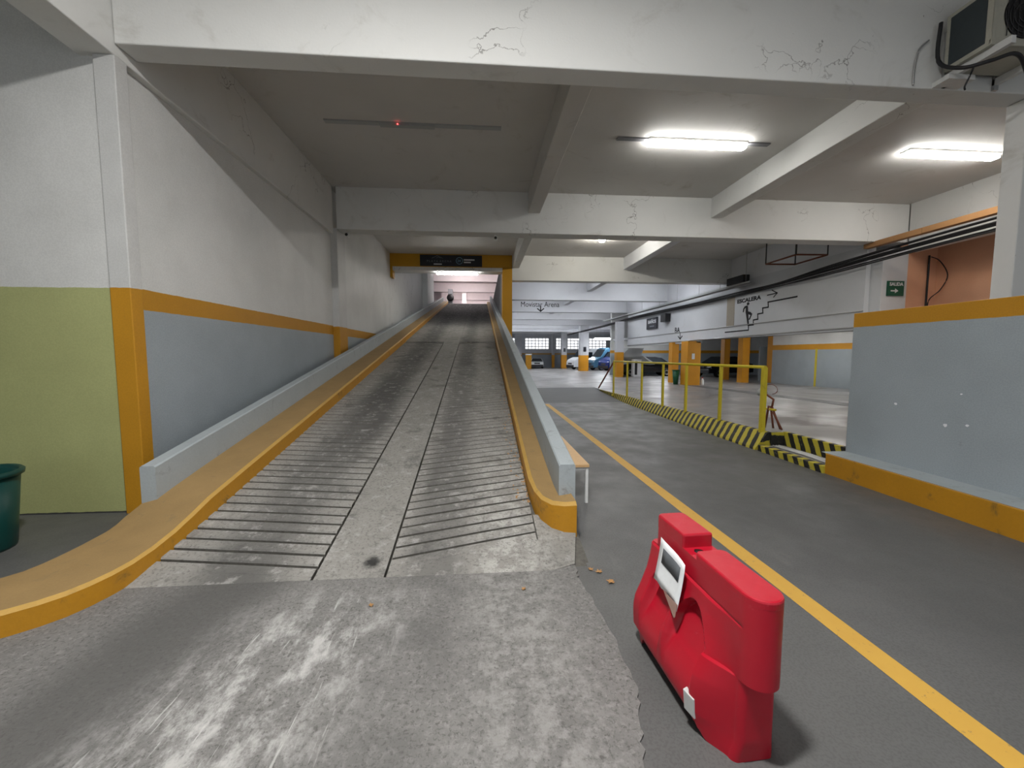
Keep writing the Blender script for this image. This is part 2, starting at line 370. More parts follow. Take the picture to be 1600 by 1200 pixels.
# platform and hall floor (one sloping slab)
def slab(poly, m, name, label, th=.3):
    n = len(poly); t = [(x, y, zp(y)) for x, y in poly]; b = [(x, y, -1.2) for x, y in poly]
    return struct(MB().add(t+b, [tuple(range(n)), tuple(range(2*n-1, n-1, -1))]+[(i, n+i, n+(i+1) % n, (i+1) % n) for i in range(n)]).build(name, m), label)
slab([(5.14, 4.95), (26, 4.95), (26, 62), (.8, 62), (.8, y2), (5.0, y2), (4.88, 15.9), (4.86, 6.25), (5.14, 6.25)], M['platform'], 'floor_platform', 'pale stained concrete platform and hall floor')
def floor_strip(x0, x1, ya, yb, m, name, label):
    return struct(MB().add([(x0, ya, zp(ya)+.004), (x1, ya, zp(ya)+.004), (x1, yb, zp(yb)+.004), (x0, yb, zp(yb)+.004), (x0, ya, zp(ya)-.02), (x1, ya, zp(ya)-.02), (x1, yb, zp(yb)-.02), (x0, yb, zp(yb)-.02)], [(0, 1, 2, 3), (4, 7, 6, 5), (0, 4, 5, 1), (1, 5, 6, 2), (2, 6, 7, 3), (3, 7, 4, 0)]).build(name, m), label)
floor_strip(9.62, 10.25, 5.2, 18.1, M['lane'], 'trim_5', 'dark floor strip under the hanging wall')
# lane line
tag(MB().add([(2.03, -3, -.0125), (2.17, -3, -.0125), (2.17, 12.6, -.0125), (2.03, 12.6, -.0125), (2.03, -3, -.02), (2.17, -3, -.02), (2.17, 12.6, -.02), (2.03, 12.6, -.02)],
    [(0, 1, 2, 3), (4, 7, 6, 5), (0, 4, 5, 1), (2, 6, 7, 3)]).build('lane_line', M['line']), 'long yellow line painted along the dark lane', 'floor marking')

# ramp body with chevron ribs
YE = 31.4
rb = MB()
def rslab(x0, x1, off, ya, yb, m, deep=.5):
    rb.add([(x0, ya, zr(ya)+off), (x1, ya, zr(ya)+off), (x1, yb, zr(yb)+off), (x0, yb, zr(yb)+off), (x0, ya, -.3), (x1, ya, -.3), (x1, yb, -.3), (x0, yb, -.3)],
        [(0, 1, 2, 3), (4, 7, 6, 5), (0, 4, 5, 1), (1, 5, 6, 2), (2, 6, 7, 3), (3, 7, 4, 0)], m)
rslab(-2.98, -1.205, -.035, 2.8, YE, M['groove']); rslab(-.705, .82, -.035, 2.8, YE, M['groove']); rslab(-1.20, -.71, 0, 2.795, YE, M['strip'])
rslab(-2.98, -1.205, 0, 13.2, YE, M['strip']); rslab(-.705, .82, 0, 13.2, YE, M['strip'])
def wedge(poly):
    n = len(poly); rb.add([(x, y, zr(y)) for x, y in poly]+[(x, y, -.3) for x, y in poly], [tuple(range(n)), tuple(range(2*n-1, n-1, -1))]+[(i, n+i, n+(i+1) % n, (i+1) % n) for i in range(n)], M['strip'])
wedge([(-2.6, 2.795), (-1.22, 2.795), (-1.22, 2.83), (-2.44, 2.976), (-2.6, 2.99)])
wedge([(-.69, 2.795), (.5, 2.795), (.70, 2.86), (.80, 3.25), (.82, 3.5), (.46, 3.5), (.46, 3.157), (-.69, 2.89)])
ramp = struct(rb.build('floor_ramp', None), 'grooved concrete vehicle ramp rising to the upper floor')
cth = 1/math.sqrt(1+S*S)
def rib_mesh(x0, x1, slope, name):
    p, g = .129, .024
    xs = [x0, x1]; xa = x0 if slope > 0 else x1
    b = MB(); top = []; bot = []
    def yy(x, d): return d+abs(slope)*abs(x-(x0 if slope > 0 else x1))
    n = 6; X = [x0+(x1-x0)*i/n for i in range(n+1)]
    rnd = random.Random(3); jit = [rnd.uniform(-.004, .004) for _ in X]
    rows = []
    for x, j in zip(X, jit):
        a, c = yy(x, g)+j, yy(x, p)+j*.4
        rows.append([(x, a, S*a-.045), (x, a, S*a-.008), (x, a+.010, S*(a+.010)+.002), (x, c-.012, S*c-.003), (x, c, S*c-.016), (x, c, S*c-.045)])
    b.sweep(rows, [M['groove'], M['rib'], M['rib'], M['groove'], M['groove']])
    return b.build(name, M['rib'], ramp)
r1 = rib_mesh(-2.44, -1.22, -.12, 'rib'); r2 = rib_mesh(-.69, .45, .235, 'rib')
def place_ribs(proto, ystart, n):
    proto.location = (0, ystart, zr(ystart))
    for i in range(1, n):
        o = proto.copy(); COL.objects.link(o); o.parent = ramp; y = ystart+.129*i; o.location = (0, y, zr(y)+random.uniform(-.0015, .0015))
place_ribs(r1, 2.80, 78); place_ribs(r2, 2.86, 77)

# kerbs
def kerb_rows(pairs, hz):
    rows = []
    for (f, bk), h, zb in zip(pairs, hz[0], hz[1]):
        f, bk = Vector(f), Vector(bk); d = (bk-f).normalized()
        e = f+d*.03
        rows.append([(f.x, f.y, zb), (f.x, f.y, h-.02), (e.x, e.y, h), (bk.x, bk.y, h), (bk.x, bk.y, min(zb, 0)-.02)])
    return rows
pl = [((-8.95, 2.0), (-8.95, 2.45)), ((-4.0, 2.05), (-4.1, 2.42)), ((-3.3, 2.12), (-3.5, 2.50)), ((-2.95, 2.22), (-3.22, 2.62)), ((-2.80, 2.285), (-3.12, 2.71)), ((-2.69, 2.35), (-3.06, 2.80)), ((-2.60, 2.425), (-3.04, 2.90)), ((-2.53, 2.51), (-3.035, 3.02)), ((-2.485, 2.61), (-3.04, 3.15)), ((-2.455, 2.73), (-3.05, 3.27)), ((-2.44, 2.87), (-3.06, 3.38)), ((-2.435, 3.05), (-3.065, 3.48)), ((-2.43, 3.25), (-3.06, 3.56)), ((-2.425, 3.45), (-3.02, 3.64)), ((-2.42, 3.66), (-2.96, 3.70)), ((-2.42, 3.85), (-2.872, 3.86))]
hz = [.15+max(0, zr(f[1]))*min(1, max(0, f[1]-2.8)/.8)+.012*min(1, max(0, f[1]-2.8)) for f, b in pl]; zb = [-.01 if f[1] < 2.85 else zr(f[1])-.04 for f, b in pl]
for y in (4.2, 5, 6, 8, 10, 13, 17, 22, 27, YE):
    pl.append(((-2.42-.004*(y-4), y), (-2.872, y))); hz.append(zr(y)+.165); zb.append(zr(y)-.03)
KM = [M['yel'], M['kerbedge'], M['kerbtop'], M['yel']]
tag(MB().sweep(kerb_rows(pl, (hz, zb)), KM).build('ramp_kerb', M['yel']), 'long yellow kerb with dusty top curving out along the left of the ramp', 'kerb')
# right kerb: runs down the ramp and turns outward at its foot
rows = []
def krow(f, bk, h, zb): 
    f, bk = Vector(f), Vector(bk); d = (bk-f).normalized(); e = f+d*.035
    return [(f.x, f.y, zb), (f.x, f.y, h-.025), (e.x, e.y, h), (bk.x, bk.y, h), (bk.x, bk.y, zb-.02)]
rows += [krow((.80, 3.22), (.80, 3.55), .345, -.02), krow((.70, 3.235), (.78, 3.55), .335, -.02), krow((.60, 3.30), (.74, 3.58), .325, -.01), krow((.525, 3.42), (.70, 3.66), .33, .0), krow((.485, 3.6), (.70, 3.8), .345, zr(3.6)-.03)]
for y in (3.9, 4.5, 6, 8, 11, 15, 20, 26, YE): rows.append(krow((.465, y), (.688, y), zr(y)+.16, zr(y)-.03))
tag(MB().sweep(rows, KM).build('ramp_kerb', M['yel']), 'narrow yellow kerb with rounded end inside the right ramp parapet', 'kerb')
for o in (bpy.data.objects['ramp_kerb'], bpy.data.objects['ramp_kerb.001']):
    o.data.polygons.foreach_set('use_smooth', [True]*len(o.data.polygons)); o.data.set_sharp_from_angle(angle=math.radians(28))
# parapets
def parapet(x0, x1, ya, off0, off1, name, label, base0):
    n = 14; rows = []
    for i in range(n+1):
        y = ya+(YE-ya)*i/n; h = zr(y)+off0+(off1-off0)*i/n
        rows.append([(x0, y, base0), (x0, y, h-.012), (x0+.012, y, h), (x1-.012, y, h), (x1, y, h-.012), (x1, y, base0)])
    return tag(MB().sweep(rows, [M['greypaint']]*5).build(name, M['greypaint']), label, 'parapet wall')
parapet(-3.0, -2.87, 3.66, .45, .47, 'ramp_parapet', 'low grey-blue parapet along the left wall of the ramp', -.02)
parapet(.69, .84, 3.45, .485, .58, 'ramp_parapet', 'thin grey-blue parapet along the right edge of the ramp, above the bench', -.02)

# ------------------------------------------------------------------ setting: walls, beams, ceiling
struct(MB().box((-3.75, 4.31, -.02), (-3.46, B3, 5.43)).build('wall_left', M['wall_left']), 'white wall with grey lower part and yellow band left of the ramp')
struct(MB().box((-3.75, B3, -.02), (-3.46, 30, 8.9)).build('wall_shaft', M['white']), 'white wall of the ramp shaft above the portal')
struct(MB().box((-9, 4.21, -.02), (-3.57, 4.31, 5.43)).build('wall_green', M['green']), 'wall with green lower half facing the camera')
struct(MB().box((-9.3, -5, -.02), (-9, 4.5, 5.43)).build('wall_side', M['green']), 'side wall of the entrance bay')
struct(MB().box((-9.3, -2, ZC), (26, B3+.35, ZC+.25)).build('ceiling', M['ceil']), 'stained concrete ceiling of the front bays')
struct(MB().box((.86, B3+.35, ZC), (26, 62, ZC+.06)).build('ceiling_hall', M['hallbeam']), 'white concrete ceiling of the far hall')
def beam(name, a, b, m='beam', label=None): return struct(MB().box(a, b).build(name, M[m], bevel=.012), label)
beam('ceiling_beam', (-3.38, B1, ZB), (11.2, B1+.25, ZC), label='nearest white cross beam, cracked and bright')
beam('ceiling_beam', (-3.31, B2, ZB), (11.0, B2+.40, ZC), label='second white cross beam, stained at its left end')
beam('ceiling_beam', (1.22, B3, ZB), (10.4, B3+.40, ZC), label='third white cross beam right of the yellow portal')
for i, y in enumerate((21.3, 27.4, 33.2, 39.6, 45.6, 51.5, 57.2)):
    bo = beam('ceiling_beam', (.86, y, ZB), (20 if y > 32 else 10.4, y+.4, ZC), 'hallbeam', 'white cross beam deep in the hall, the %s one beyond the portal' % ('first second third fourth fifth sixth seventh'.split()[i]))
    if y == 27.4: bm27 = bo
beam('ceiling_beam', (-3.72, -2, 4.37), (-3.385, B2, ZC), label='white edge beam along the top of the left wall')
beam('ceiling_beam', (-9, -1.9, ZB), (14, -1.6, ZC), label='cross beam behind the viewpoint')
def joist(x0, x1, ya, yb, m='ceil'): return beam('ceiling_joist', (x0, ya, 4.95), (x1, yb, ZC), m)
joist(1.13, 1.42, B1+.2, B2+.02); joist(5.68, 5.98, B1+.2, B2+.02, 'beam'); joist(1.25, 1.5, B2+.38, B3+.02, 'beam'); joist(5.68, 5.98, B2+.38, B3+.02, 'hallbeam')
for ya, yb in ((16.1, 21.4), (21.6, 27.5), (27.7, 33.3), (33.5, 39.7)): joist(5.68, 5.98, ya, yb, 'hallbeam')
# pillars along the left wall
tag(MB().box((-3.57, 4.17, -.02), (-3.38, 4.31, 4.37)).build('wall_pillar', M['pillar'], bevel=.008), 'slim pillar, yellow below and white above, between green and grey walls', 'pillar')
tag(MB().box((-3.57, B2, .6), (-3.31, B2+.55, 4.5)).build('wall_pillar', M['pillar'], bevel=.01), 'white pillar with short yellow foot rising behind the left ramp parapet', 'pillar')
tag(MB().box((-3.5, 24.2, 3.5), (-3.15, 25.3, 7.4)).build('wall_pillar', M['white'], bevel=.01), 'white pillar inside the ramp shaft beyond the yellow portal', 'pillar')
# right side near: low wall on ledge with orange kerb
struct(MB().box((5.0, .5, .22), (5.18, 5.02, 2.14)).build('wall_low', M['low_wall'], bevel=.006), 'low grey wall with yellow top band on the right')
tag(MB().box((4.63, .5, -.03), (5.0, 4.93, .255), M['yel']).box((4.66, .5, .255), (5.22, 5.03, .262), M['greypaint']).build('wall_kerb', M['yel'], bevel=.006), 'yellow kerb at the foot of the low grey wall', 'kerb')
lw = bpy.data.objects['wall_low']
for y, z, q in ((3.87, .83, .022), (3.68, .86, .018), (3.75, 1.18, .012), (4.40, 1.0, .02)):
    MB().add([(4.998, y+q*math.cos(t)*random.uniform(.6, 1.2), z+q*math.sin(t)*random.uniform(.5, 1)) for t in (2*math.pi*i/9 for i in range(9))], [tuple(range(9))]).build('paint_chip', M['paper'], lw)
struct(MB().box((11.0, -2, -.5), (11.25, 4.2, 5.43)).build('wall_right', M['white']))
struct(MB().box((11.0, 4.2, 4.22), (11.25, 9.66, 5.43)).build('wall_right_upper', M['white']), 'white upper wall above the salmon room')
struct(MB().box((11.9, 4.2, -.5), (12.1, 9.72, 4.5)).box((11.04, 9.70, -.5), (12.1, 9.9, 4.5)).build('wall_salmon', M['salmon']), 'salmon painted wall on the right')
tag(MB().box((6.12, B1+.02, -.5), (6.7, B1+.22, 4.47)).build('pillar', M['white'], bevel=.01), 'chipped white pillar at the right edge behind the low wall', 'pillar')
k = MB().box((10.33, 9.66, -.4), (11.04, 9.98, 4.3)).build('pillar', M['bulk'], bevel=.01); tag(k, 'white pillar carrying the green exit sign', 'pillar'); saldo = k
# bulkhead wall over the parking recess
bulk = struct(MB().box((10.2, 9.98, 2.24), (10.45, 18.2, 4.45)).box((10.2, 18.2, 2.12), (10.45, 27.2, 4.45)).build('wall_bulkhead', M['bulk']), 'white hanging wall with the painted staircase sign')
struct(MB().box((10.19, 9.98, 2.24), (10.47, 27.2, 2.30)).build('trim_1', M['bulk']))
struct(MB().box((10.2, 9.98, 4.45), (10.45, 27.4, 5.43)).build('wall_bulkhead_upper', M['hallbeam']))
struct(MB().box((10.45, 9.9, 2.62), (15.4, 31.2, 2.75)).build('ceiling_recess', M['bulk']))
struct(MB().box((15.1, 9.5, -.4), (15.35, 19.6, 2.7)).build('wall_recess', M['recess_wall']), 'grey recess wall with an orange band behind the railing')
struct(MB().box((11.05, 9.5, -.4), (15.4, 9.7, 2.75)).build('wall_recess_end', M['recess_wall']))
struct(MB().box((10.3, 31.0, -.6), (26, 31.25, 5.43)).build('wall_back', M['back_wall']), 'white and grey wall with orange band at the back of the recess')
struct(MB().box((22, 19.6, -.4), (22.2, 31, 5.43)).build('wall_recess_far', M['back_wall']))
def pil(x0, x1, ya, yb, m, label, top=5.43, name='pillar'):
    return tag(MB().box((x0, ya, zp(ya)-.15), (x1, yb, top)).build(name, M[m], bevel=.01), label, 'pillar')
pil(9.78, 10.42, 18.2, 18.85, 'hall_pillar', 'broad orange pillar under the hanging wall, beside the green bin', 2.2)
pil(10.05, 10.42, 20.3, 20.7, 'hall_pillar', 'narrow orange pillar just behind the broad orange one', 2.2)
pil(9.46, 9.96, 27.2, 27.7, 'far_pillar', 'white pillar with orange lower half at the end of the hanging wall', 3.85)
pil(13.75, 14.15, 20.0, 20.4, 'hall_pillar', 'slim orange pillar beside the open recess doorway', 2.65)
pil(14.6, 14.95, 22.9, 23.3, 'hall_pillar', 'slim orange pillar left of the dark recess opening', 2.65)
pil(15.1, 15.42, 19.6, 19.98, 'hall_pillar', 'orange pillar at the end of the grey recess wall', 2.65)
pil(10.6, 11.5, 42.0, 42.9, 'far_pillar2', 'thick orange and white pillar between the white van and the blue vans')
pil(11.25, 12.0, 55.2, 55.9, 'far_pillar2', 'orange and white pillar left of the white van')
pil(10.75, 11.15, 60.0, 60.4, 'far_pillar2', 'thin orange pillar against the far wall between two windows')
pil(4.9, 5.9, 57.9, 58.4, 'far_pillar2', 'grey-white pillar left of the largest far window')
tag(MB().box((5.9, 52.5, -.6), (6.65, 53.2, 1.45), M['yel']).box((5.85, 52.45, 1.45), (6.7, 53.25, 1.62), M['wgrey']).build('low_pillar', M['yel'], bevel=.01), 'low orange block with pale cap beside the white car', 'pillar')
# grey door and threshold strip in recess
d1 = struct(MB().box((15.6, 21.2, .05), (16.9, 21.3, 2.0)).build('door_1', M['greypaint']), 'plain grey door in the recess')
MB().box((16.1, 21.17, .9), (16.2, 21.2, 1.2), M['paper']).build('notice', M['paper'], d1)
struct(MB().box((16.9, 21.2, -.3), (22, 21.4, 2.7)).build('wall_door', M['back_wall']))
pl_ = MB().box((15.085, 16.82, .1), (15.1, 16.92, 1.83)).build('trim_2', M['rail']); struct(pl_)

# far wall and windows
fwl = struct(MB().box((.8, 61, -.8), (26, 61.25, 2.3)).box((.8, 61, 4.05), (26, 61.25, 5.43)).box((.8, 61, 2.3), (4.7, 61.25, 4.05)).box((6.2, 61, 2.3), (6.7, 61.25, 4.05)).box((10.45, 61, 2.3), (11.5, 61.25, 4.05)).box((12.5, 61, 2.3), (13.3, 61.25, 4.05)).box((15.5, 61, 2.3), (16.7, 61.25, 4.05)).box((19.5, 61, 2.3), (26, 61.25, 4.05)).build('wall_far', M['far_wall']), 'far wall with frosted windows and orange band')
for i, (x0, x1) in enumerate(((4.7, 6.2), (6.7, 10.45), (11.5, 12.5), (13.3, 15.5), (16.7, 19.5))):
    wn = MB(); wd = .07
    wn.box((x0, 61.0, 2.3), (x1, 61.1, 2.3+wd)).box((x0, 61.0, 4.05-wd), (x1, 61.1, 4.05)).box((x0, 61.0, 2.3), (x0+wd, 61.1, 4.05)).box((x1-wd, 61.0, 2.3), (x1, 61.1, 4.05))
    wo = struct(wn.build('window_%d' % (i+1), M['wgrey']))
    nx = max(2, round((x1-x0)/.55)); nz = 4
    for a in range(nx):
        for b in range(nz):
            xa, xb = x0+(x1-x0)*a/nx, x0+(x1-x0)*(a+1)/nx; za, zb_ = 2.3+1.75*b/nz, 2.3+1.75*(b+1)/nz
            MB().box((xa+.025, 61.04, za+.025), (xb-.025, 61.07, zb_-.025)).build('pane', M['pane'], wo)
    mu = MB()
    for a in range(1, nx): x = x0+(x1-x0)*a/nx; mu.box((x-.045, 61.02, 2.3), (x+.045, 61.09, 4.05))
    for b in range(1, nz): z = 2.3+1.75*b/nz; mu.box((x0, 61.02, z-.045), (x1, 61.09, z+.045))
    mu.build('glazing_bar', M['metal'], wo)
struct(MB().box((26, -5, -1), (26.3, 62, 5.43)).build('wall_hall_right', M['far_wall']))
# wall under and beside the ramp shaft (hall side)
struct(MB().box((.85, B3+.63, -.5), (1.0, YE+.2, ZC)).build('wall_shaft_right', M['darkgrey']))
struct(MB().box((.60, YE+.2, -.8), (1.0, 62, ZC)).build('wall_hall_left', M['hallbeam']))

# yellow portal over the ramp
po = MB(); po.box((-3.455, B3, 4.94), (1.22, B3+.34, 5.425), M['orange_in']); po.box((.845, B3, -.02), (1.22, B3+.62, 4.96), M['orange_in']); po.box((-3.455, B3, 4.53), (-3.36, B3+.35, 4.96), M['orange_in'])
po.box((-3.4, B3+.01, 4.80), (.845, B3+.6, 4.945), M['white'])
portal = tag(po.build('ramp_portal', M['orange_in']), 'yellow painted frame spanning the ramp entrance under the beam', 'portal frame')
# upper floor beyond the crest
struct(MB().box((-12, YE, 5.2), (.86, 62, zr(YE)-.002)).box((.86, B3+.4, ZC+.06), (14, 62, zr(YE)-.002)).build('floor_upper', M['groove']), 'dark floor of the upper parking level')
struct(MB().box((-12, 16.5, 8.9), (14, 62, 9.1)).build('ceiling_upper', M['pink']))
for y in (36, 42, 48, 54): struct(MB().box((-12, y, 8.0), (14, y+.4, 8.9)).build('ceiling_beam', M['pink']), None)
struct(MB().box((-12, 61, 5.4), (14, 61.3, 8.9)).build('wall_upper_far', M['pink']))
tag(MB().box((-3.25, 40.2, zr(YE)), (-2.8, 40.7, 6.3), M['rust']).box((-3.25, 40.2, 6.3), (-2.8, 40.7, 8.0), M['darkgrey']).build('pillar', None, bevel=.01), 'dark upper-floor pillar beyond the ramp crest carrying the mirror', 'pillar')
tag(MB().box((-4.6, 47, zr(YE)), (-3.9, 47.6, 8.9)).build('pillar', M['pink'], bevel=.01), 'pale pink upper-floor pillar left of the dark one', 'pillar')
tag(MB().box((-2.2, 47, zr(YE)), (-1.7, 47.6, 8.9)).build('pillar', M['pink'], bevel=.01), 'pale pink upper-floor pillar right of the dark one', 'pillar')
mi = MB().lathe([(0, -.10), (.2, -.08), (.34, -.02), (.36, .03), (.0, .05)], (-3.02, 40.1, 7.15), None, 18, 'y').build('mirror_ball', M['black']); tag(mi, 'round dark convex mirror on the upper-floor pillar', 'mirror')
tag(MB().prism([(16.6, 5.6), (27.5, 8.2), (27.5, 7.5), (16.6, 4.9)], -3.46, -3.0, 'x').build('sloping_beam', M['darkgrey']), 'sloping dark concrete beam high in the ramp shaft', 'beam')

# ------------------------------------------------------------------ striped kerb, recessed step, railing
rows = []
for i in range(25):
    y = 6.255+(15.95-6.255)*i/24; t = (y-6.255)/9.7; xb = 4.58+.30*t*t; h = zp(y)
    rows.append([(xb, y, -.03), (xb+.02, y, .02), (4.80+.04*t, y, h-.01), (4.86, y, h+.006), (4.98, y, h+.006), (4.98, y, -.03)])
tag(MB().sweep(rows, [M['stripes']]*3+[M['platform']]*2).build('striped_kerb', M['stripes']), 'long sloping kerb with black and yellow stripes under the railing', 'kerb')
tag(MB().box((4.60, 4.93, -.03), (4.72, 6.2, .085), M['stripes']).box((4.72, 4.93, -.03), (5.06, 6.2, .07), M['platform']).build('striped_step', None, bevel=.006), 'low striped step in the gap beside the low wall', 'kerb')
tag(MB().box((5.065, 5.04, -.03), (5.14, 6.24, zp(5.6)+.005), M['stripes']).box((4.84, 6.205, -.03), (5.06, 6.25, zp(6.2)+.005), M['stripes']).build('striped_riser', M['stripes'], bevel=.006), 'short striped riser behind the low step', 'kerb')
pp = empty('floor_pipes', (4.85, 5.0, .075), 'thin pale pipes lying on the low striped step', 'pipes')
for i in range(3): MB().tube([(-.07+.05*i, 0, .016), (-.02+.05*i, .5, .016), (-.06+.05*i, 1.1, .016)], .012).build('pipe', M['wgrey'], pp)
ra = empty('railing', (4.82, 6.3, 0), 'yellow tubular railing along the striped kerb', 'railing')
for y in (6.42, 7.65, 9.0, 10.2, 11.6, 12.8, 14.15):
    big = y < 6.5; r = .036 if big else .026
    MB().box((-r, y-6.3-r, .08), (r, y-6.3+r, 1.37)).box((-.05, y-6.3-.05, .075), (.05, y-6.3+.05, .12)).build('post', M['rail'], ra, bevel=.004)
MB().tube([(0, .1, 1.375), (0, 7.87, 1.33)], .028, None, 10).build('top_rail', M['rail'], ra)
MB().tube([(0, 7.87, 1.31), (.02, 9.75, .2)], .03, None, 8).build('end_brace', M['rust'], ra)

# ------------------------------------------------------------------ red barrier
def make_barrier():
    L = .80; e = empty('barrier', (1.075, 1.315, -.014), 'glossy red plastic road barrier standing on the lane', 'barrier', rz=.05)
    def half(z):
        pts = [(0, .165), (.06, .175), (.10, .185), (.20, .19), (.26, .18), (.34, .145), (.42, .115), (.50, .096), (.56, .088), (.565, .079), (.75, .077)]
        for (a, b), (c, d) in zip(pts, pts[1:]):
            if z <= c: return b+(d-b)*(z-a)/(c-a)
        return pts[-1][1]
    sst = lambda a, b, x: (lambda t: t*t*(3-2*t))(max(0, min(1, (x-a)/(b-a))))
    def width(u, z):
        nose = .077 if z > .345 else .072+.010*sst(.10, .0, z)
        t = sst(.10, .27, u) if z > .345 else sst(.06, .23, u)
        return nose+(half(z)-nose)*t
    def recess(u, z):
        r = 0
        for c, hw, zt in ((.345, .115, .49), (.60, .10, .52)):
            du = abs(u-c)/hw; top = zt-.12*min(1, du)**2
            if du < 1.15: r = max(r, .05*sst(1.10, .85, du)*sst(top+.01, top-.015, z)*sst(.12, .30, z))
        if abs(z-.565) < .006: r = max(r, .003)
        return r
    def ends(z):
        n0 = 0 if z > .345 else .055     # the upper half overhangs at the near end
        n0 += .012*sst(.10, .0, z)
        f0 = L-.05 if z > .57 else L
        if z < .10: f0 = L-.06
        return n0, f0
    zs = sorted(set([0, .03, .055, .06, .075, .095, .10, .105, .14, .18, .22, .24]+[.25+.00625*i for i in range(52)]+[.343, .347, .556, .56, .564, .568, .572, .59, .62, .65, .672]))
    N = 96; NE = 12; verts = []; faces = []
    for z in zs:
        a, b = ends(z); h = half(z); ring = []
        rr = .076 if z > .345 else .03
        for side in (-1, 1):
            us = [a+rr+(b-.03-a-rr)*i/N for i in range(N+1)]
            if side == 1: us = us[::-1]
            pts = []
            for u in us:
                pts.append((side*(width(u, z)-recess(u, z)), u))
            if side == -1:
                ring += pts
                ring += [(-h+.03*(1-math.cos(t))*1, b-.03+.03*math.sin(t)) for t in (math.pi/2*q/4 for q in range(1, 5))]
            else:
                ring += [(h-.03*(1-math.cos(t)), b-.03+.03*math.sin(t)) for t in (math.pi/2*q/4 for q in range(4, 0, -1))]
                ring += pts
                w_ = width(a+rr, z)
                ring += [((w_-rr)+rr*math.cos(t), a+rr-rr*math.sin(t)) for t in (math.pi/2*q/NE for q in range(1, NE+1))]
                ring += [(-(w_-rr)-rr*math.sin(t), a+rr-rr*math.cos(t)) for t in (math.pi/2*q/NE for q in range(0, NE))]
        verts += [(x, y, max(z, .075*sst(.16, .24, y)*sst(.74, .66, y))) for x, y in ring]
        n = len(ring)
    for i in range(len(zs)-1):
        for q in range(n): faces.append((i*n+q, i*n+(q+1) % n, (i+1)*n+(q+1) % n, (i+1)*n+q))
    faces.append(tuple(range(n-1, -1, -1))); faces.append(tuple(range((len(zs)-1)*n, len(zs)*n)))
    b = MB(); b.add(verts, faces, None, False)
    bo = b.build('body', M['red'], e, bevel=0)
    for p in bo.data.polygons: p.use_smooth = True
    try: bo.data.set_sharp_from_angle(angle=math.radians(32))
    except Exception: pass
    # raised top pieces: near slab with half-round nose, far cap
    def slab_piece(u0, u1, hw, z0, z1, nose, name):
        out = []
        if nose: out += [(-hw*math.cos(t), u0+hw-hw*math.sin(t)) for t in (math.pi*q/20 for q in range(21))]
        else: out += [(-hw, u0), (hw, u0)]
        out += [(hw, u1-.02), (hw-.02, u1), (-hw+.02, u1), (-hw, u1-.02)]
        return MB().prism(out, z0, z1, 'z').build(name, M['red'], e, bevel=.009)
    slab_piece(-.001, .40, .0775, .662, .702, True, 'top_slab'); slab_piece(.485, .752, .0775, .662, .738, False, 'top_cap')
    MB().lathe([(0, .6745), (.022, .6745), (.022, .671), (0, .671)], (-.02, .443, 0), None, 16).build('filler_hole', M['black'], e)
    MB().add([(-.176, .195, .072), (-.195, .245, .082), (-.203, .245, .172), (-.184, .195, .162), (-.150, .205, .072), (-.170, .255, .082), (-.178, .255, .172), (-.158, .205, .162)], [(0, 1, 2, 3), (4, 7, 6, 5), (0, 4, 5, 1), (1, 5, 6, 2), (2, 6, 7, 3), (3, 7, 4, 0)]).build('reflector', M['refl'], e, bevel=.003)
    MB().box((-.10, .23, .0), (.10, .68, .074)).build('gap_shade', M['black'], e)  # black block standing in for the shade in the gap under the body
    return e
make_barrier()
# notice in plastic sleeve taped to the barrier
nt = empty('paper_notice', (.955, 1.72, .40), 'torn white paper notice in a plastic sleeve taped to the barrier', 'notice')
g = []
for i in range(7):
    for j in range(7):
        u, v = i/6, j/6; y = .0+.24*u; z = .225*v+.012*u-(1-u)*.012; x = -.010-.034*(1-v)**1.4+.005*math.sin(u*5)
        if j == 0: z += .012*math.sin(u*9)**2
        g.append((x, y, z))
fq = [(a*7+b, (a+1)*7+b, (a+1)*7+b+1, a*7+b+1) for a in range(6) for b in range(6)]
def sheet(name, m, sel, dx):
    b = MB(); f2 = [q for q in fq if sel(q[0]//7, q[0] % 7)]
    for q in f2: b.add([(g[i][0]+dx, g[i][1], g[i][2]) for i in q], [(0, 1, 2, 3)], None, True)
    o = b.build(name, m, nt); s_ = o.modifiers.new('solid', 'SOLIDIFY'); s_.thickness = .0015; return o
sheet('sheet', M['paper'], lambda i, j: True, 0); sheet('printed_block', M['ink'], lambda i, j: 1 <= i <= 4 and 3 <= j <= 4, -.003)
o = MB().add([(-.050, .01, -.05), (-.044, .13, .01), (-.040, .0, .02), (-.050, .0, -.04)], [(0, 1, 2, 3)]).build('sleeve_corner', M['sleeve'], nt); o.modifiers.new('solid', 'SOLIDIFY').thickness = .002

# ------------------------------------------------------------------ bench, bins, leaves, rusty stand
be = empty('bench', (.88, 4.1, -.014), 'small bench with wooden top and white legs beside the ramp parapet', 'bench')
MB().box((-.0, 0, .40), (.27, 1.5, .432)).build('seat', M['wood'], be, bevel=.004)
for y in (.02, 1.44):
    for x in (.01, .235): MB().box((x, y, 0), (x+.03, y+.035, .40)).build('leg', M['leg'], be, bevel=.003)
    MB().box((.04, y, .37), (.235, y+.03, .40)).build('cross_bar', M['leg'], be)
MB().box((.24, .055, .37), (.262, 1.44, .40)).build('side_bar', M['leg'], be)
bi = empty('waste_bin', (-4.12, 3.42, -.002), 'dark green plastic waste bin by the green wall at the left edge', 'bin')
MB().lathe([(0, 0), (.24, 0), (.245, .02), (.295, .62), (.28, .62), (.23, .05), (0, .05)], (0, 0, 0), None, 28).build('tub', M['bin'], bi)
MB().lathe([(.29, .60), (.315, .605), (.32, .635), (.305, .65), (.285, .64), (.285, .60)], (0, 0, 0), None, 28).build('rim', M['bin'], bi)
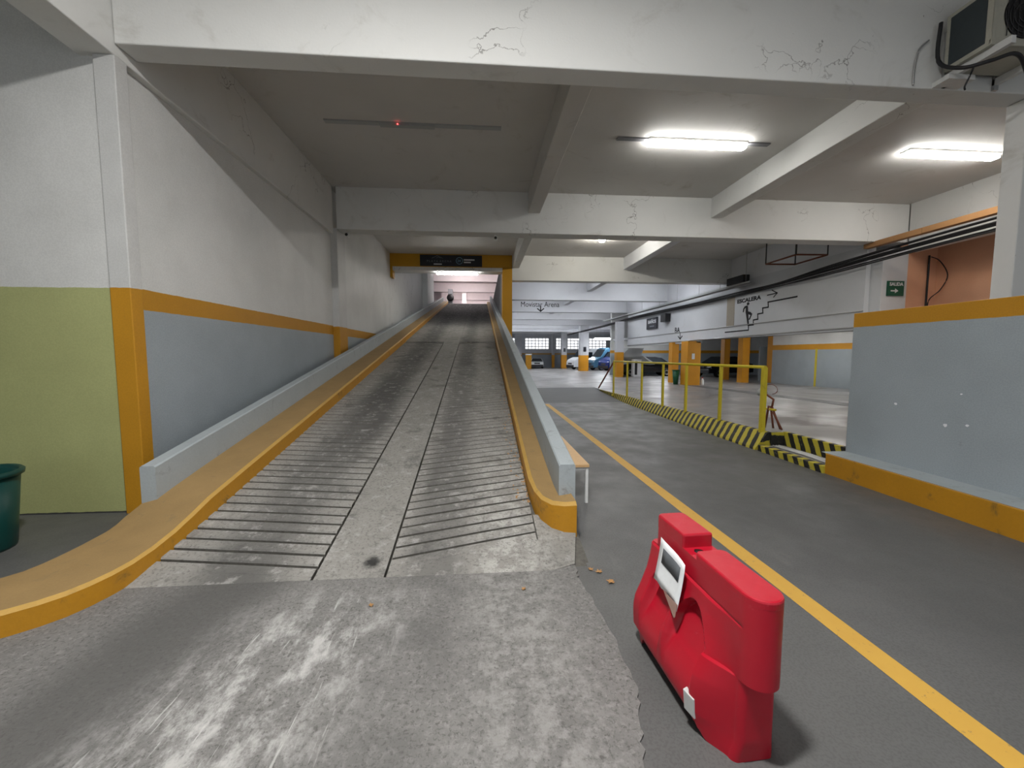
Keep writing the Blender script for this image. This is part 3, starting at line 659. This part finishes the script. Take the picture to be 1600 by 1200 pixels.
b2 = empty('waste_bin', (9.6, 18.95, zp(18.95)), 'small green waste bin left of the broad orange pillar', 'bin')
MB().lathe([(0, 0), (.11, 0), (.17, .70), (.15, .70), (.10, .04), (0, .04)], (0, 0, 0), None, 16).build('tub', M['bin2'], b2)
MB().lathe([(.165, .68), (.185, .69), (.185, .72), (.15, .72)], (0, 0, 0), None, 16).build('rim', M['bin2'], b2)
def leaf(x, y, z, s, rz, label):
    pts = []
    for i in range(14):
        t = 2*math.pi*i/14; r = s*(1 if i % 2 == 0 else .55)*(.8+.35*math.cos(t)); pts.append((r*math.cos(t), r*math.sin(t), .004+.010*random.random()))
    vs = [(0, 0, .008)]+pts; o = MB().add(vs, [(0, i, i % 14+1) for i in range(1, 15)]).build('dry_leaf', M['leaf'], None, (x, y, z), (0, 0, rz)); o.modifiers.new('solid', 'SOLIDIFY').thickness = .001
    return tag(o, label, 'leaf', 'dry leaves on the ground')
leaf(.80, 2.80, -.012, .028, .3, 'smallest brown dry leaf of three on the lane near the kerb end')
leaf(.86, 2.76, -.012, .034, 1.7, 'middle brown dry leaf of three on the lane near the kerb end')
leaf(.915, 2.63, -.012, .04, 2.8, 'largest brown dry leaf of three, nearest the red barrier')
leaf(.28, 2.57, .0, .025, 2, 'single dry leaf on the concrete apron below the right grooves')
leaf(-.71, 2.47, .0, .022, 1, 'single dry leaf on the concrete apron below the ramp centre strip')
lit = MB()
for i in range(150):
    y = 3.7+random.random()**1.6*9; x = .455-random.random()**2.2*.14; z = zr(y); a = random.uniform(0, 6); q = random.uniform(.008, .018)
    c_, s_ = math.cos(a)*q, math.sin(a)*q; t = random.uniform(.002, .01)
    lit.add([(x, y, z+t+.006), (x+c_, y+s_, z+.003+S*s_), (x-s_*.7, y+c_*.7, z+t+S*c_*.7), (x-c_, y-s_, z+.002-S*s_), (x+s_*.7, y-c_*.7, z+.003-S*c_*.7)], [(0, 1, 2), (0, 2, 3), (0, 3, 4), (0, 4, 1)])
o = lit.build('leaf_litter', M['leaf']); o['kind'] = 'stuff'; tag(o, 'crumbled dry leaf litter along the foot of the right ramp kerb', 'leaf litter')
ru = empty('rusty_stand', (5.12, 6.62, zp(6.6)), 'rusty iron stand with a wire loop and tied bag behind the first railing post', 'stand')
for a, b in (((-.02, .1, 0), (0, .05, .40)), ((.08, .02, 0), (.02, .03, .40)), ((.12, -.10, 0), (.02, 0, .40)), ((.10, -.16, 0), (.03, -.02, .30))): MB().tube([a, b], .017, None, 6).build('leg', M['rust'], ru)
MB().tube([(.0, .12, .34), (.03, -.08, .34)], .022, None, 6).build('clamp', M['rail'], ru)
MB().tube([(.02, 0, .38), (.03, -.02, .52), (-.02, .10, .60)], .018, None, 6).build('neck', M['rust'], ru)
MB().tube([(0, .02+.16*math.cos(t), .70+.085*math.sin(t)) for t in (math.pi*2*i/18-.8 for i in range(16))], .006, None, 5).build('wire_loop', M['rust'], ru)
MB().lathe([(0, -.07), (.06, -.06), (.09, 0), (.06, .05), (.02, .08), (0, .085)], (0, .24, .62), None, 10).build('tied_bag', M['soffit'], ru)

# ------------------------------------------------------------------ ceiling lamps
def batten(x0, x1, y, z, label, base0=None, base1=None, lit=True, m='tube', w_=.06, group=None):
    e = empty('ceiling_lamp', ((x0+x1)/2, y, z), label, 'lamp', group); c = (x0+x1)/2
    if base0 is not None: MB().box((base0-c, -.05, -.02), (base1-c, .05, 0)).build('base_strip', M['soffit'] if not lit else M['darkgrey'], e)
    L2 = (x1-x0)/2
    if lit:
        MB().box((-L2, -w_, -.035), (L2, w_, 0)).build('housing', M['wgrey'], e, bevel=.01)
        out = [(-L2+.02, -w_*.9), (L2-.02, -w_*.9), (L2, -w_*.4), (L2, w_*.4), (L2-.02, w_*.9), (-L2+.02, w_*.9), (-L2, w_*.4), (-L2, -w_*.4)]
        MB().prism(out, -.10, -.035, 'z').build('diffuser', M[m], e, bevel=.015)
    return e
batten(2.99, 4.83, 7.2, ZC, 'lit tube lamp between the two joists of the front bay', 2.43, 5.28, True, w_=.09)
batten(8.0, 9.9, 7.2, ZC, 'lit tube lamp at the right end of the front bay', None, None, True, w_=.09)
e = batten(-2.6, .38, 7.05, ZC, 'empty lamp base with smudged ends above the ramp, tubes missing', -2.55, .36, False)
MB().box((-.55, -.045, -.05), (.35, .045, -.02)).build('control_box', M['soffit'], e, bevel=.004)
MB().lathe([(0, -.012), (.012, 0), (0, .012)], (-.25, -.05, -.035), None, 8).build('red_indicator', emit('red_led', (1, .05, .05), 6), e)
e = empty('ceiling_lamp', (3.95, 13.0, ZC), 'round glowing bulb lamp beyond the second beam', 'lamp')
MB().lathe([(0, 0), (.08, 0), (.08, -.04), (0, -.04)], (0, 0, 0), None, 14).build('base', M['wgrey'], e)
MB().lathe([(0, -.20), (.08, -.18), (.12, -.12), (.10, -.06), (.05, -.04)], (0, 0, 0), None, 16).build('bulb', M['bulbm'], e)
e = batten(-1.72, -.12, B3+.2, 4.795, 'lit tube lamp under the yellow portal header', None, None, True, w_=.06)
for y in (18.7, 24.5, 30.4, 36.5, 42.8, 48.7):
    batten(3.0, 4.6, y, ZC, 'lit tube lamp hidden above the hall beams', None, None, True, 'tube_hall', .09, 'hall tube lamps'); batten(7.2, 8.8, y, ZC, 'lit tube lamp hidden above the hall beams', None, None, True, 'tube_hall', .09, 'hall tube lamps')
for x, y, z in ((12.6, 40.2, 3.25), (14.2, 44, 3.3), (12.5, 50, 3.5)):
    e = batten(x-1.0, x+1.0, y, z, 'bright tube lamp hanging above the parked vans', None, None, True, 'tube_hall', .12, 'lamps above the vans')
    for q in (-.8, .8): MB().tube([(q, 0, 0), (q, 0, ZC-z)], .01, None, 5).build('hanger', M['metal'], e)
for x in (-1.5, 4): 
    for y in (33.5, 39, 45, 51, 57): batten(x-1, x+1, y, 8.9, 'added tube lamp brightening the upper floor', None, None, True, 'added_tube_up', .10, 'added upper floor tube lamps')  # tube rows added to brighten the upper floor beyond the crest
def disc(x, y, z, m, label, group=None, r=.14):
    e = empty('recess_lamp', (x, y, z), label, 'lamp', group)
    MB().lathe([(0, 0), (r+.03, 0), (r+.03, -.03), (r, -.03)], (0, 0, 0), None, 16).build('rim', M['wgrey'], e); MB().lathe([(r, -.02), (r*.8, -.05), (0, -.06)], (0, 0, 0), None, 16).build('lens', M[m], e)
disc(11.3, 20.6, 2.62, 'tube_hall', 'small round lamp in the recess ceiling near the narrow orange pillar'); disc(11.8, 17.5, 2.62, 'tube_hall', 'small round lamp in the recess ceiling behind the hanging wall')
for y in (11.5, 14.0, 16.5): batten(12.6, 13.8, y, 2.62, 'added tube lamp lighting the recess wall behind the hanging wall', None, None, True, 'tube', .06, 'added recess tube lamps')  # tubes added out of view to light the recess wall
batten(12.2, 13.6, 28.0, 2.62, 'added tube lamp brightening the recess back wall near the stair slab', None, None, True, 'tube_hall', .12)  # extra tube added so the back wall of the recess turns bright
disc(8.9, 6.2, 4.9, 'warm', 'warm lamp lighting the salmon wall', None, .10)
MB().box((8.87, 6.17, 4.9), (8.93, 6.23, ZC)).build('stem', M['metal'], None); bpy.data.objects['stem'].parent = bpy.data.objects['recess_lamp.002']; bpy.data.objects['stem'].location = (-8.9, -6.2, -4.9)
e = empty('flood_lamp', (-.4, .78, ZC), 'flood lamp on the ceiling above the viewpoint', 'lamp')
MB().box((-.03, -.03, -.06), (.03, .03, 0)).build('bracket', M['metal'], e); MB().box((-.26, -.12, -.12), (.26, .12, -.06)).build('housing', M['black'], e, bevel=.01); MB().box((-.24, -.10, -.132), (.24, .10, -.12)).build('lens', M['flood'], e)

# ------------------------------------------------------------------ air conditioner and cables
ac = empty('air_conditioner', (4.95, 3.72, 4.60), 'outdoor air conditioner unit bracketed to the front beam', 'air conditioner')
MB().box((0, 0, 0), (.04, .40, .56), M['accase']).box((.04, .02, .0), (.84, .40, .04), M['accase']).box((.04, .02, .52), (.84, .40, .56), M['accase']).box((.80, 0, 0), (.84, .40, .56), M['accase']).box((0, .0, 0), (.84, .02, .05), M['accase']).box((0, 0, .5), (.84, .02, .56), M['accase']).build('case', M['accase'], ac, bevel=.004)
MB().box((-.004, .05, .04), (.0, .36, .52)).build('side_coil', M['acside'], ac)
fr_ = MB().box((.04, .004, .05), (.80, .018, .50)).build('front_panel', M['accase'], ac)
MB().lathe([(.21, -.004), (.0, -.004), (0, .0), (.21, 0)], (.33, .004, .28), None, 28, 'y').build('fan_opening', M['black'], ac)
gr = MB()
for r in (.06, .11, .16, .205): gr.tube([(.33+r*math.cos(t), -.006, .28+r*math.sin(t)) for t in (2*math.pi*i/24 for i in range(25))], .004, None, 5)
for i in range(7): gr.box((.33-.18+.06*i-.003, -.008, .08), (.33-.18+.06*i+.003, -.003, .48))
gr.build('fan_grille', M['trim'], ac)
br = empty('ac_bracket', (4.95, 3.6, 4.5), 'white steel bracket pair carrying the air conditioner', 'bracket')
for x in (.05, .66):
    MB().box((x, 0, .03), (x+.05, .58, .10)).build('arm', M['wgrey'], br, bevel=.003); MB().box((x, .55, -.02), (x+.05, .58, .55)).build('upright', M['metal'], br, bevel=.003)
MB().box((-.05, .42, -.02), (.25, .58, .03)).build('cross_piece', M['wgrey'], br)
def cable(pts, r, label, m='cable', name='cable'):
    # smooth the polyline (Catmull-Rom)
    P = [Vector(p) for p in pts]; out = []
    for i in range(len(P)-1):
        p0, p1, p2, p3 = P[max(i-1, 0)], P[i], P[i+1], P[min(i+2, len(P)-1)]
        for q in range(6):
            t = q/6; out.append(.5*((2*p1)+(p2-p0)*t+(2*p0-5*p1+4*p2-p3)*t*t+(3*p1-p0-3*p2+p3)*t**3))
    out.append(P[-1]); return tag(MB().tube(out, r, None, 7).build(name, M[m]), label, 'cable')
cable([(4.88, 4.12, 5.1), (4.86, 4.1, 4.7), (4.88, 3.9, 4.50), (5.0, 3.75, 4.47), (5.2, 3.7, 4.51), (5.4, 3.75, 4.40), (5.75, 3.9, 4.12), (6.2, 4.0, 3.75)], .018, 'thick black cable drooping below the air conditioner')
cable([(4.80, 4.16, 4.95), (4.70, 4.165, 4.85), (4.66, 4.165, 4.65), (4.66, 4.165, 4.49)], .009, 'thin grey cable curving down the beam left of the air conditioner', 'metal')
cable([(5.02, 3.9, 4.52), (5.01, 3.92, 4.44), (5.0, 3.95, 4.36), (5.02, 3.96, 4.33)], .008, 'short frayed wire hanging under the air conditioner bracket')
# cable run along the hanging wall
run = [(10.0, 5.5, 4.12), (10.0, 8.0, 4.08), (10.0, 10.8, 3.99), (10.02, 12.9, 3.92), (10.05, 15.1, 3.92), (10.05, 18.4, 3.90), (10.05, 24.6, 3.95), (10.05, 33, 3.85), (9.6, 44, 3.7)]
off = ((0, 0), (.05, .04), (-.06, .03), (.02, .085), (-.04, .10), (.08, -.03), (.0, -.06))
nm = ['lowest', 'inner upper', 'outer', 'topmost inner', 'topmost outer', 'wall-side', 'sagging lowest']
for (dx, dz), s_ in zip(off, nm): cable([(x+dx, y, z+dz*(1.5 if y < 11 else .7)+random.uniform(-.02, .02)) for x, y, z in run], .019, 'black cable of the run along the hanging wall, the %s one' % s_)
tr = empty('cable_tray', (9.78, 9.5, 4.18), 'pale metal cable tray hung along the hanging wall', 'cable tray')
MB().box((0, 4.5, 0), (.22, 22, .02)).box((0, 4.5, 0), (.015, 22, .09)).build('tray', M['soffit'], tr)
for y in (4.8, 6.4, 8.0, 10, 12, 14.4, 17, 19.6): MB().tube([(.05, y, 0), (.05, y, 1.2)], .008, None, 5).build('hanger_rod', M['metal'], tr)
tag(MB().box((9.72, 14.3, 4.275), (9.98, 15.3, 4.55)).build('junction_box', M['black'], bevel=.01), 'black box on the cable tray above the staircase sign', 'box')
tag(MB().box((9.9, 20.9, 3.35), (10.2, 21.5, 3.78)).build('junction_box', M['black'], bevel=.01), 'black box on the wall between the two signs', 'box')
du = empty('duct', (10.15, 4.4, 4.36), 'tan square duct running to the second beam above black cables', 'duct')
for i in range(4): MB().box((-.06, 1.4*i, 0), (.10, 1.4*i+1.385, .13)).build('duct_section', M['duct'], du, bevel=.004)
cable([(11.6, 9.6, 4.1), (11.8, 9.55, 3.98), (11.85, 9.4, 3.6), (11.8, 9.5, 3.25), (11.65, 9.62, 3.0), (11.62, 9.62, 2.6)], .012, 'loose black wire looping down the salmon wall')
cable([(11.62, 9.66, 4.15), (11.62, 9.66, 3.4), (11.62, 9.66, 2.2)], .022, 'dark conduit down the corner of the exit sign pillar')
fm = empty('hanging_frame', (9.05, 10.95, 4.45), 'rusty angle-iron frame hanging from the ceiling near the second beam', 'frame')
q = [(0, 1.28, 0), (.95, 1.23, 0), (.92, 0, 0), (0, .05, 0)]
for a, b in zip(q, q[1:]+q[:1]): MB().tube([a, b], .025, None, 4).build('bar', M['rust'], fm)
for a in q: MB().tube([a, (a[0], a[1], .98)], .022, None, 4).build('hanger', M['trim'], fm)
def cctv(x, y, z, label, dy=-.14):
    e = empty('security_camera', (x, y, z), label, 'camera')
    MB().lathe([(0, 0), (.035, 0), (.035, .02), (0, .02)], (0, 0, .0), None, 12).build('mount', M['wgrey'], e); MB().tube([(0, 0, 0), (0, -.02, -.05)], .012, None, 6).build('arm', M['wgrey'], e)
    MB().lathe([(0, -.16), (.04, -.16), (.045, -.02), (.03, .02), (0, .02)], (0, .02, -.075), None, 14, 'y').build('housing', M['wgrey'], e); MB().lathe([(0, -.163), (.034, -.163), (.034, -.15)], (0, .02, -.075), None, 14, 'y').build('lens', M['black'], e)
cctv(-3.12, 9.9, ZB-.02, 'small security camera under the second beam by the left pillar'); cctv(.36, 9.9, ZB-.02, 'small security camera under the second beam above the ramp')

# ------------------------------------------------------------------ signs and painted lettering
XR, XU = (1, 0, 0), (0, 0, 1)
sg = empty('portal_sign', (-2.32, B3-.02, 4.965), 'long dark sign with small logos on the yellow portal', 'sign')
MB().box((0, -.02, 0), (2.37, .018, .42)).build('panel', M['sign'], sg)
lettering('P L A Y A  A R E N A', .105, M['signgrey'], sg, (-2.06, B3-.04, 5.115), XR, XU); MB().box((.52, -.024, .055), (.83, -.02, .095)).build('print_line', M['signtxt'], sg)
lettering('24', .13, M['signblue'], sg, (-.90, B3-.04, 5.13), XR, XU); MB().box((1.67, -.024, .225), (2.08, -.02, .275)).build('print_line', M['signtxt'], sg); MB().box((1.67, -.024, .13), (1.94, -.02, .18)).build('print_line', M['signtxt'], sg)
ringm = MB(); ringm.tube([(1.50+.125*math.cos(t), -.028, .21+.125*math.sin(t)) for t in (2*math.pi*i/28 for i in range(29))], .009, None, 5); ringm.build('logo_ring', M['signblue'], sg)
cl = MB(); cl.tube([(.45+.42*i/12, -.026, .29+.07*math.sin(math.pi*i/12)+(.02 if 4 < i < 8 else 0)) for i in range(13)], .008, None, 4); cl.tube([(.62, -.026, .30), (.70, -.026, .335), (.78, -.026, .30)], .006, None, 4); cl.build('car_outline', M['signgrey'], sg)
WL, WU = (0, -1, 0), (0, 0, 1)     # reading direction on walls that face -X
lettering('ESCALERA', .205, M['blackpaint'], bulk, (10.2, 15.30, 3.60), WL, WU, off=.004, xs=1.42, bold=.009)
def wallpaint(quads, name, parent, x=10.2):
    b = MB()
    for qd in quads: b.add([(x-.004, p[0], p[1]) for p in qd], [tuple(range(len(qd)))])
    o = b.build(name, M['blackpaint'], parent); o.modifiers.new('solid', 'SOLIDIFY').thickness = .003; return o
wallpaint(strips([(13.62, 3.69), (13.15, 3.70)], .035)+strips([(13.40, 3.83), (13.15, 3.70), (13.31, 3.58)], .035), 'arrow', bulk)
wallpaint(strips([(16.01, 2.5), (14.56, 2.51), (14.57, 2.69), (14.29, 2.69), (14.30, 2.87), (14.06, 2.88), (14.08, 3.07), (13.81, 3.08), (13.83, 3.26), (13.55, 3.26), (13.57, 3.44), (12.27, 3.45)], .05), 'stair_pictogram', bulk)
hd = [(14.64+.075*math.cos(2*math.pi*i/14), 3.515+.058*math.sin(2*math.pi*i/14)) for i in range(14)]
fig = [hd, [(14.69, 3.46), (14.83, 3.44), (14.76, 3.38), (14.76, 3.18), (14.62, 3.14), (14.62, 3.23), (14.64, 3.42)], [(14.83, 3.44), (14.91, 3.35), (14.93, 3.22), (14.87, 3.22), (14.84, 3.33), (14.76, 3.38)], [(14.76, 3.2), (14.68, 2.91), (14.62, 2.69), (14.53, 2.69), (14.57, 2.91), (14.60, 3.16)], [(14.66, 3.23), (14.49, 3.19), (14.37, 3.10), (14.45, 3.06), (14.62, 3.12)], [(14.37, 3.12), (14.50, 2.90), (14.58, 2.90), (14.47, 3.08)]]
wallpaint(fig, 'walking_figure', bulk)
lettering('BA', .40, M['blackpaint'], bulk, (10.2, 20.4, 2.70), WL, WU, off=.004, xs=1.1, bold=.006); wallpaint(strips([(19.8, 2.66), (19.8, 2.36)], .06)+strips([(20.0, 2.5), (19.8, 2.36), (19.6, 2.5)], .06), 'arrow', bulk)
o = MB().box((10.192, 15.45, 2.72), (10.2, 15.95, 3.9)).build('beige_patch', M['brown'], bulk)
for z in (2.72,): struct(MB().tube([(10.18, 9.98, z+.03), (10.18, 27, z-.05)], .018, None, 6).build('trim_3', M['metal']))
struct(MB().tube([(10.17, 9.98, 2.33), (10.17, 27, 2.18)], .022, None, 6).build('trim_4', M['metal']))
sb = empty('restroom_sign', (10.12, 22.4, 3.08), 'small black sign hanging on the lit white wall', 'sign')
MB().box((0, 0, 0), (.05, 1.45, .66)).build('panel', M['sign'], sb); lettering('BAÑOS', .26, M['signtxt'], sb, (10.12, 23.62, 3.42), WL, WU, xs=1.3, bold=.01); MB().box((-.006, .35, .13), (0, 1.0, .19)).build('print_line', M['signgrey'], sb)
se = empty('exit_sign', (10.47, 9.645, 3.10), 'small green exit sign with arrow on the white pillar', 'sign')
MB().box((0, -.02, 0), (.46, .012, .38)).build('panel', M['gsign'], se); lettering('SALIDA', .115, M['signtxt'], se, (10.515, 9.625, 3.36), XR, XU, bold=.004)
MB().box((.09, -.026, .11), (.23, -.02, .145)).add([(.21, -.026, .07), (.30, -.026, .127), (.21, -.026, .185), (.21, -.02, .07), (.30, -.02, .127), (.21, -.02, .185)], [(0, 1, 2), (3, 5, 4), (0, 3, 4, 1), (1, 4, 5, 2), (2, 5, 3, 0)]).build('arrow', M['signtxt'], se)
lettering('Movistar Arena', .50, M['blackpaint'], bm27, (2.70, 27.4, 4.83), XR, XU, xs=.86)
b = MB()
for qd in strips([(4.09, 4.88), (4.09, 4.53)], .075)+strips([(3.88, 4.70), (4.09, 4.53), (4.30, 4.70)], .075): b.add([(p[0], 27.396, p[1]) for p in qd], [(0, 1, 2, 3)])
b.build('arrow', M['blackpaint'], bm27).modifiers.new('solid', 'SOLIDIFY').thickness = .003

# ------------------------------------------------------------------ vehicles and recess clutter
def vehicle(name, label, cat, loc, rz, prof, glass, W, paint_m, wheels, rw, bumper=None, extra=None, tuck=.16):
    """prof: side outline (x forward, z) of the lower body and cabin; glass: side window outline"""
    e = empty(name, loc, label, cat, None, rz)
    hw = W/2; zb = max(p[1] for p in prof); zw = min(p[1] for p in glass)
    def inset(z): return hw-tuck*max(0, (z-zw))/(zb-zw) if z > zw else hw
    n = len(prof); vs = [(x, -inset(z), z) for x, z in prof]+[(x, inset(z), z) for x, z in prof]
    MB().add(vs, [tuple(range(n)), tuple(range(2*n-1, n-1, -1))]+[(i, n+i, n+(i+1) % n, (i+1) % n) for i in range(n)]).build('body', M[paint_m], e, bevel=.03)
    for s_ in (-1, 1):
        b = MB().add([(x, s_*(inset(z)+.006), z) for x, z in glass], [tuple(range(len(glass)))]).build('side_window', M['glass'], e); b.modifiers.new('solid', 'SOLIDIFY').thickness = .012
        for wx in wheels:
            wl = MB().lathe([(0, -.09), (rw*.95, -.09), (rw, -.05), (rw, .07), (rw*.9, .09), (0, .09)], (wx, s_*(hw-.08), rw), None, 20, 'y').build('wheel', M['tyre'], e); MB().lathe([(0, -.01), (rw*.6, 0), (rw*.62, .01)], (wx, s_*(hw+.015), rw), None, 14, 'y').build('hub', M['chrome'], wl)
        h = MB().box((extra[0]-.06, s_*hw*.82-.16, extra[1]-.08), (extra[0]+.02, s_*hw*.82+.16, extra[1]+.08)).build('headlight', M['wgrey'], e, bevel=.02)
    ws0, ws1 = extra[2], extra[3]
    i0, i1 = inset(ws0[1])-.06, inset(ws1[1])-.06
    d = Vector((ws1[0]-ws0[0], ws1[1]-ws0[1])).normalized(); nn = Vector((-d.y, d.x))*(-.012) if True else None
    if nn.x < 0: nn = -nn
    b = MB().add([(ws0[0]+nn.x, -i0, ws0[1]+nn.y), (ws0[0]+nn.x, i0, ws0[1]+nn.y), (ws1[0]+nn.x, i1, ws1[1]+nn.y), (ws1[0]+nn.x, -i1, ws1[1]+nn.y)], [(0, 1, 2, 3)]).build('windscreen', M['glass'], e); b.modifiers.new('solid', 'SOLIDIFY').thickness = .012
    xm = max(p[0] for p in prof); MB().box((xm-.12, -hw*.96, .28), (xm+.05, hw*.96, .58)).build('bumper', M['trim'], e, bevel=.03)
    MB().box((xm-.02, -hw*.45, .66), (xm+.015, hw*.45, .84)).build('grille', M['trim'], e)
    return e
VP = [(-3.4, .35), (-3.4, 2.45), (-3.1, 2.6), (1.0, 2.6), (1.35, 2.45), (2.05, 1.55), (2.75, 1.22), (2.95, .95), (2.98, .35)]
VG = [(.35, 1.50), (.35, 2.15), (1.15, 2.15), (1.75, 1.50)]
VE = (2.9, .95, (2.05, 1.56), (1.36, 2.42))
def van(x, y, rz, m, label): return vehicle('van', label, 'van', (x, y, zp(y)), rz, VP, VG, 1.95, m, (-2.1, 1.95), .35, extra=VE)
van(13.8, 49.3, math.pi+.28, 'carwhite', 'white van parked left of the thick orange pillar')
van(15.2, 45.6, math.pi+.28, 'carcyan', 'light blue van parked right of the thick orange pillar')
van(15.9, 42.6, math.pi+.28, 'carblue', 'dark blue van nearest the white and orange pillar')
CP = [(-2.1, .3), (-2.15, .75), (-2.0, .92), (-1.5, .98), (-.95, 1.38), (-.5, 1.45), (.35, 1.43), (1.05, .98), (1.75, .88), (2.08, .7), (2.1, .3)]
CG = [(-1.25, 1.0), (-.85, 1.32), (.3, 1.34), (.85, 1.0)]
CE = (2.03, .68, (1.06, .99), (.37, 1.41))
def car(x, y, rz, m, label): return vehicle('car', label, 'car', (x, y, zp(y)), rz, CP, CG, 1.75, m, (-1.3, 1.3), .31, extra=CE, tuck=.22)
car(8.0, 57.2, -math.pi/2-.1, 'carwhite', 'white hatchback facing forward at the far wall under the big window')
car(12.4, 29.2, math.pi-.15, 'carblack', 'black car parked under the grey stair slab')
car(17.3, 27.4, math.pi+.3, 'carblack', 'black car in the dark recess behind the broad orange pillar')
st = empty('stair_slab', (9.7, 27.6, zp(27.6)), 'grey sloping underside of a concrete stair behind the railing', 'stair')
MB().prism([(.3, 1.45), (.9, 2.05), (2.0, 2.05), (1.75, 1.45)], .3, 1.8, 'y').build('upper_landing', M['soffit'], st)
MB().add([(.1, 0, 1.42), (1.85, 0, 1.42), (3.3, .9, .70), (1.4, 1.2, .75), (.1, 0, 1.50), (1.85, 0, 1.50), (3.3, .9, .82), (1.4, 1.2, .85)], [(0, 1, 2, 3), (4, 7, 6, 5), (0, 4, 5, 1), (1, 5, 6, 2), (2, 6, 7, 3), (3, 7, 4, 0)]).build('sloping_soffit', M['soffit'], st)
MB().box((.15, .3, 0), (.35, 1.2, 1.45)).build('side_wall', M['greypaint'], st)
kp = empty('white_cabinet', (10.75, 27.3, zp(27.3)), 'white cabinet with a dark vertical panel under the stair slab', 'cabinet')
MB().box((0, 0, 0), (.55, .5, 1.25)).build('body', M['leg'], kp, bevel=.015); MB().box((.06, -.012, .15), (.24, 0, 1.12)).build('dark_panel', M['black'], kp)
tag(MB().box((9.98, 18.185, 1.35), (10.12, 18.2, 1.62)).build('wall_notice', M['paper']), 'small white notice on the broad orange pillar', 'notice')
tag(MB().box((11.42-.5, 41.97, 1.85), (11.42-.2, 42.0, 2.35)).build('pillar_sign', M['sign']), 'small dark plate on the thick orange pillar', 'sign')
tag(MB().box((11.5, 55.17, 1.9), (11.8, 55.2, 2.4)).build('pillar_sign', M['sign']), 'small dark plate on the pillar left of the white van', 'sign')
bt = empty('water_bottle', (10.6, 18.3, zp(18.3)), 'pale plastic bottle at the foot of the broad orange pillar', 'bottle')
MB().lathe([(0, 0), (.07, 0), (.075, .03), (.075, .22), (.03, .30), (.03, .33), (0, .33)], (0, 0, 0), None, 14).build('bottle_body', M['leg'], bt); MB().lathe([(0, .33), (.034, .33), (.034, .37), (0, .37)], (0, 0, 0), None, 12).build('cap', M['carred'], bt)
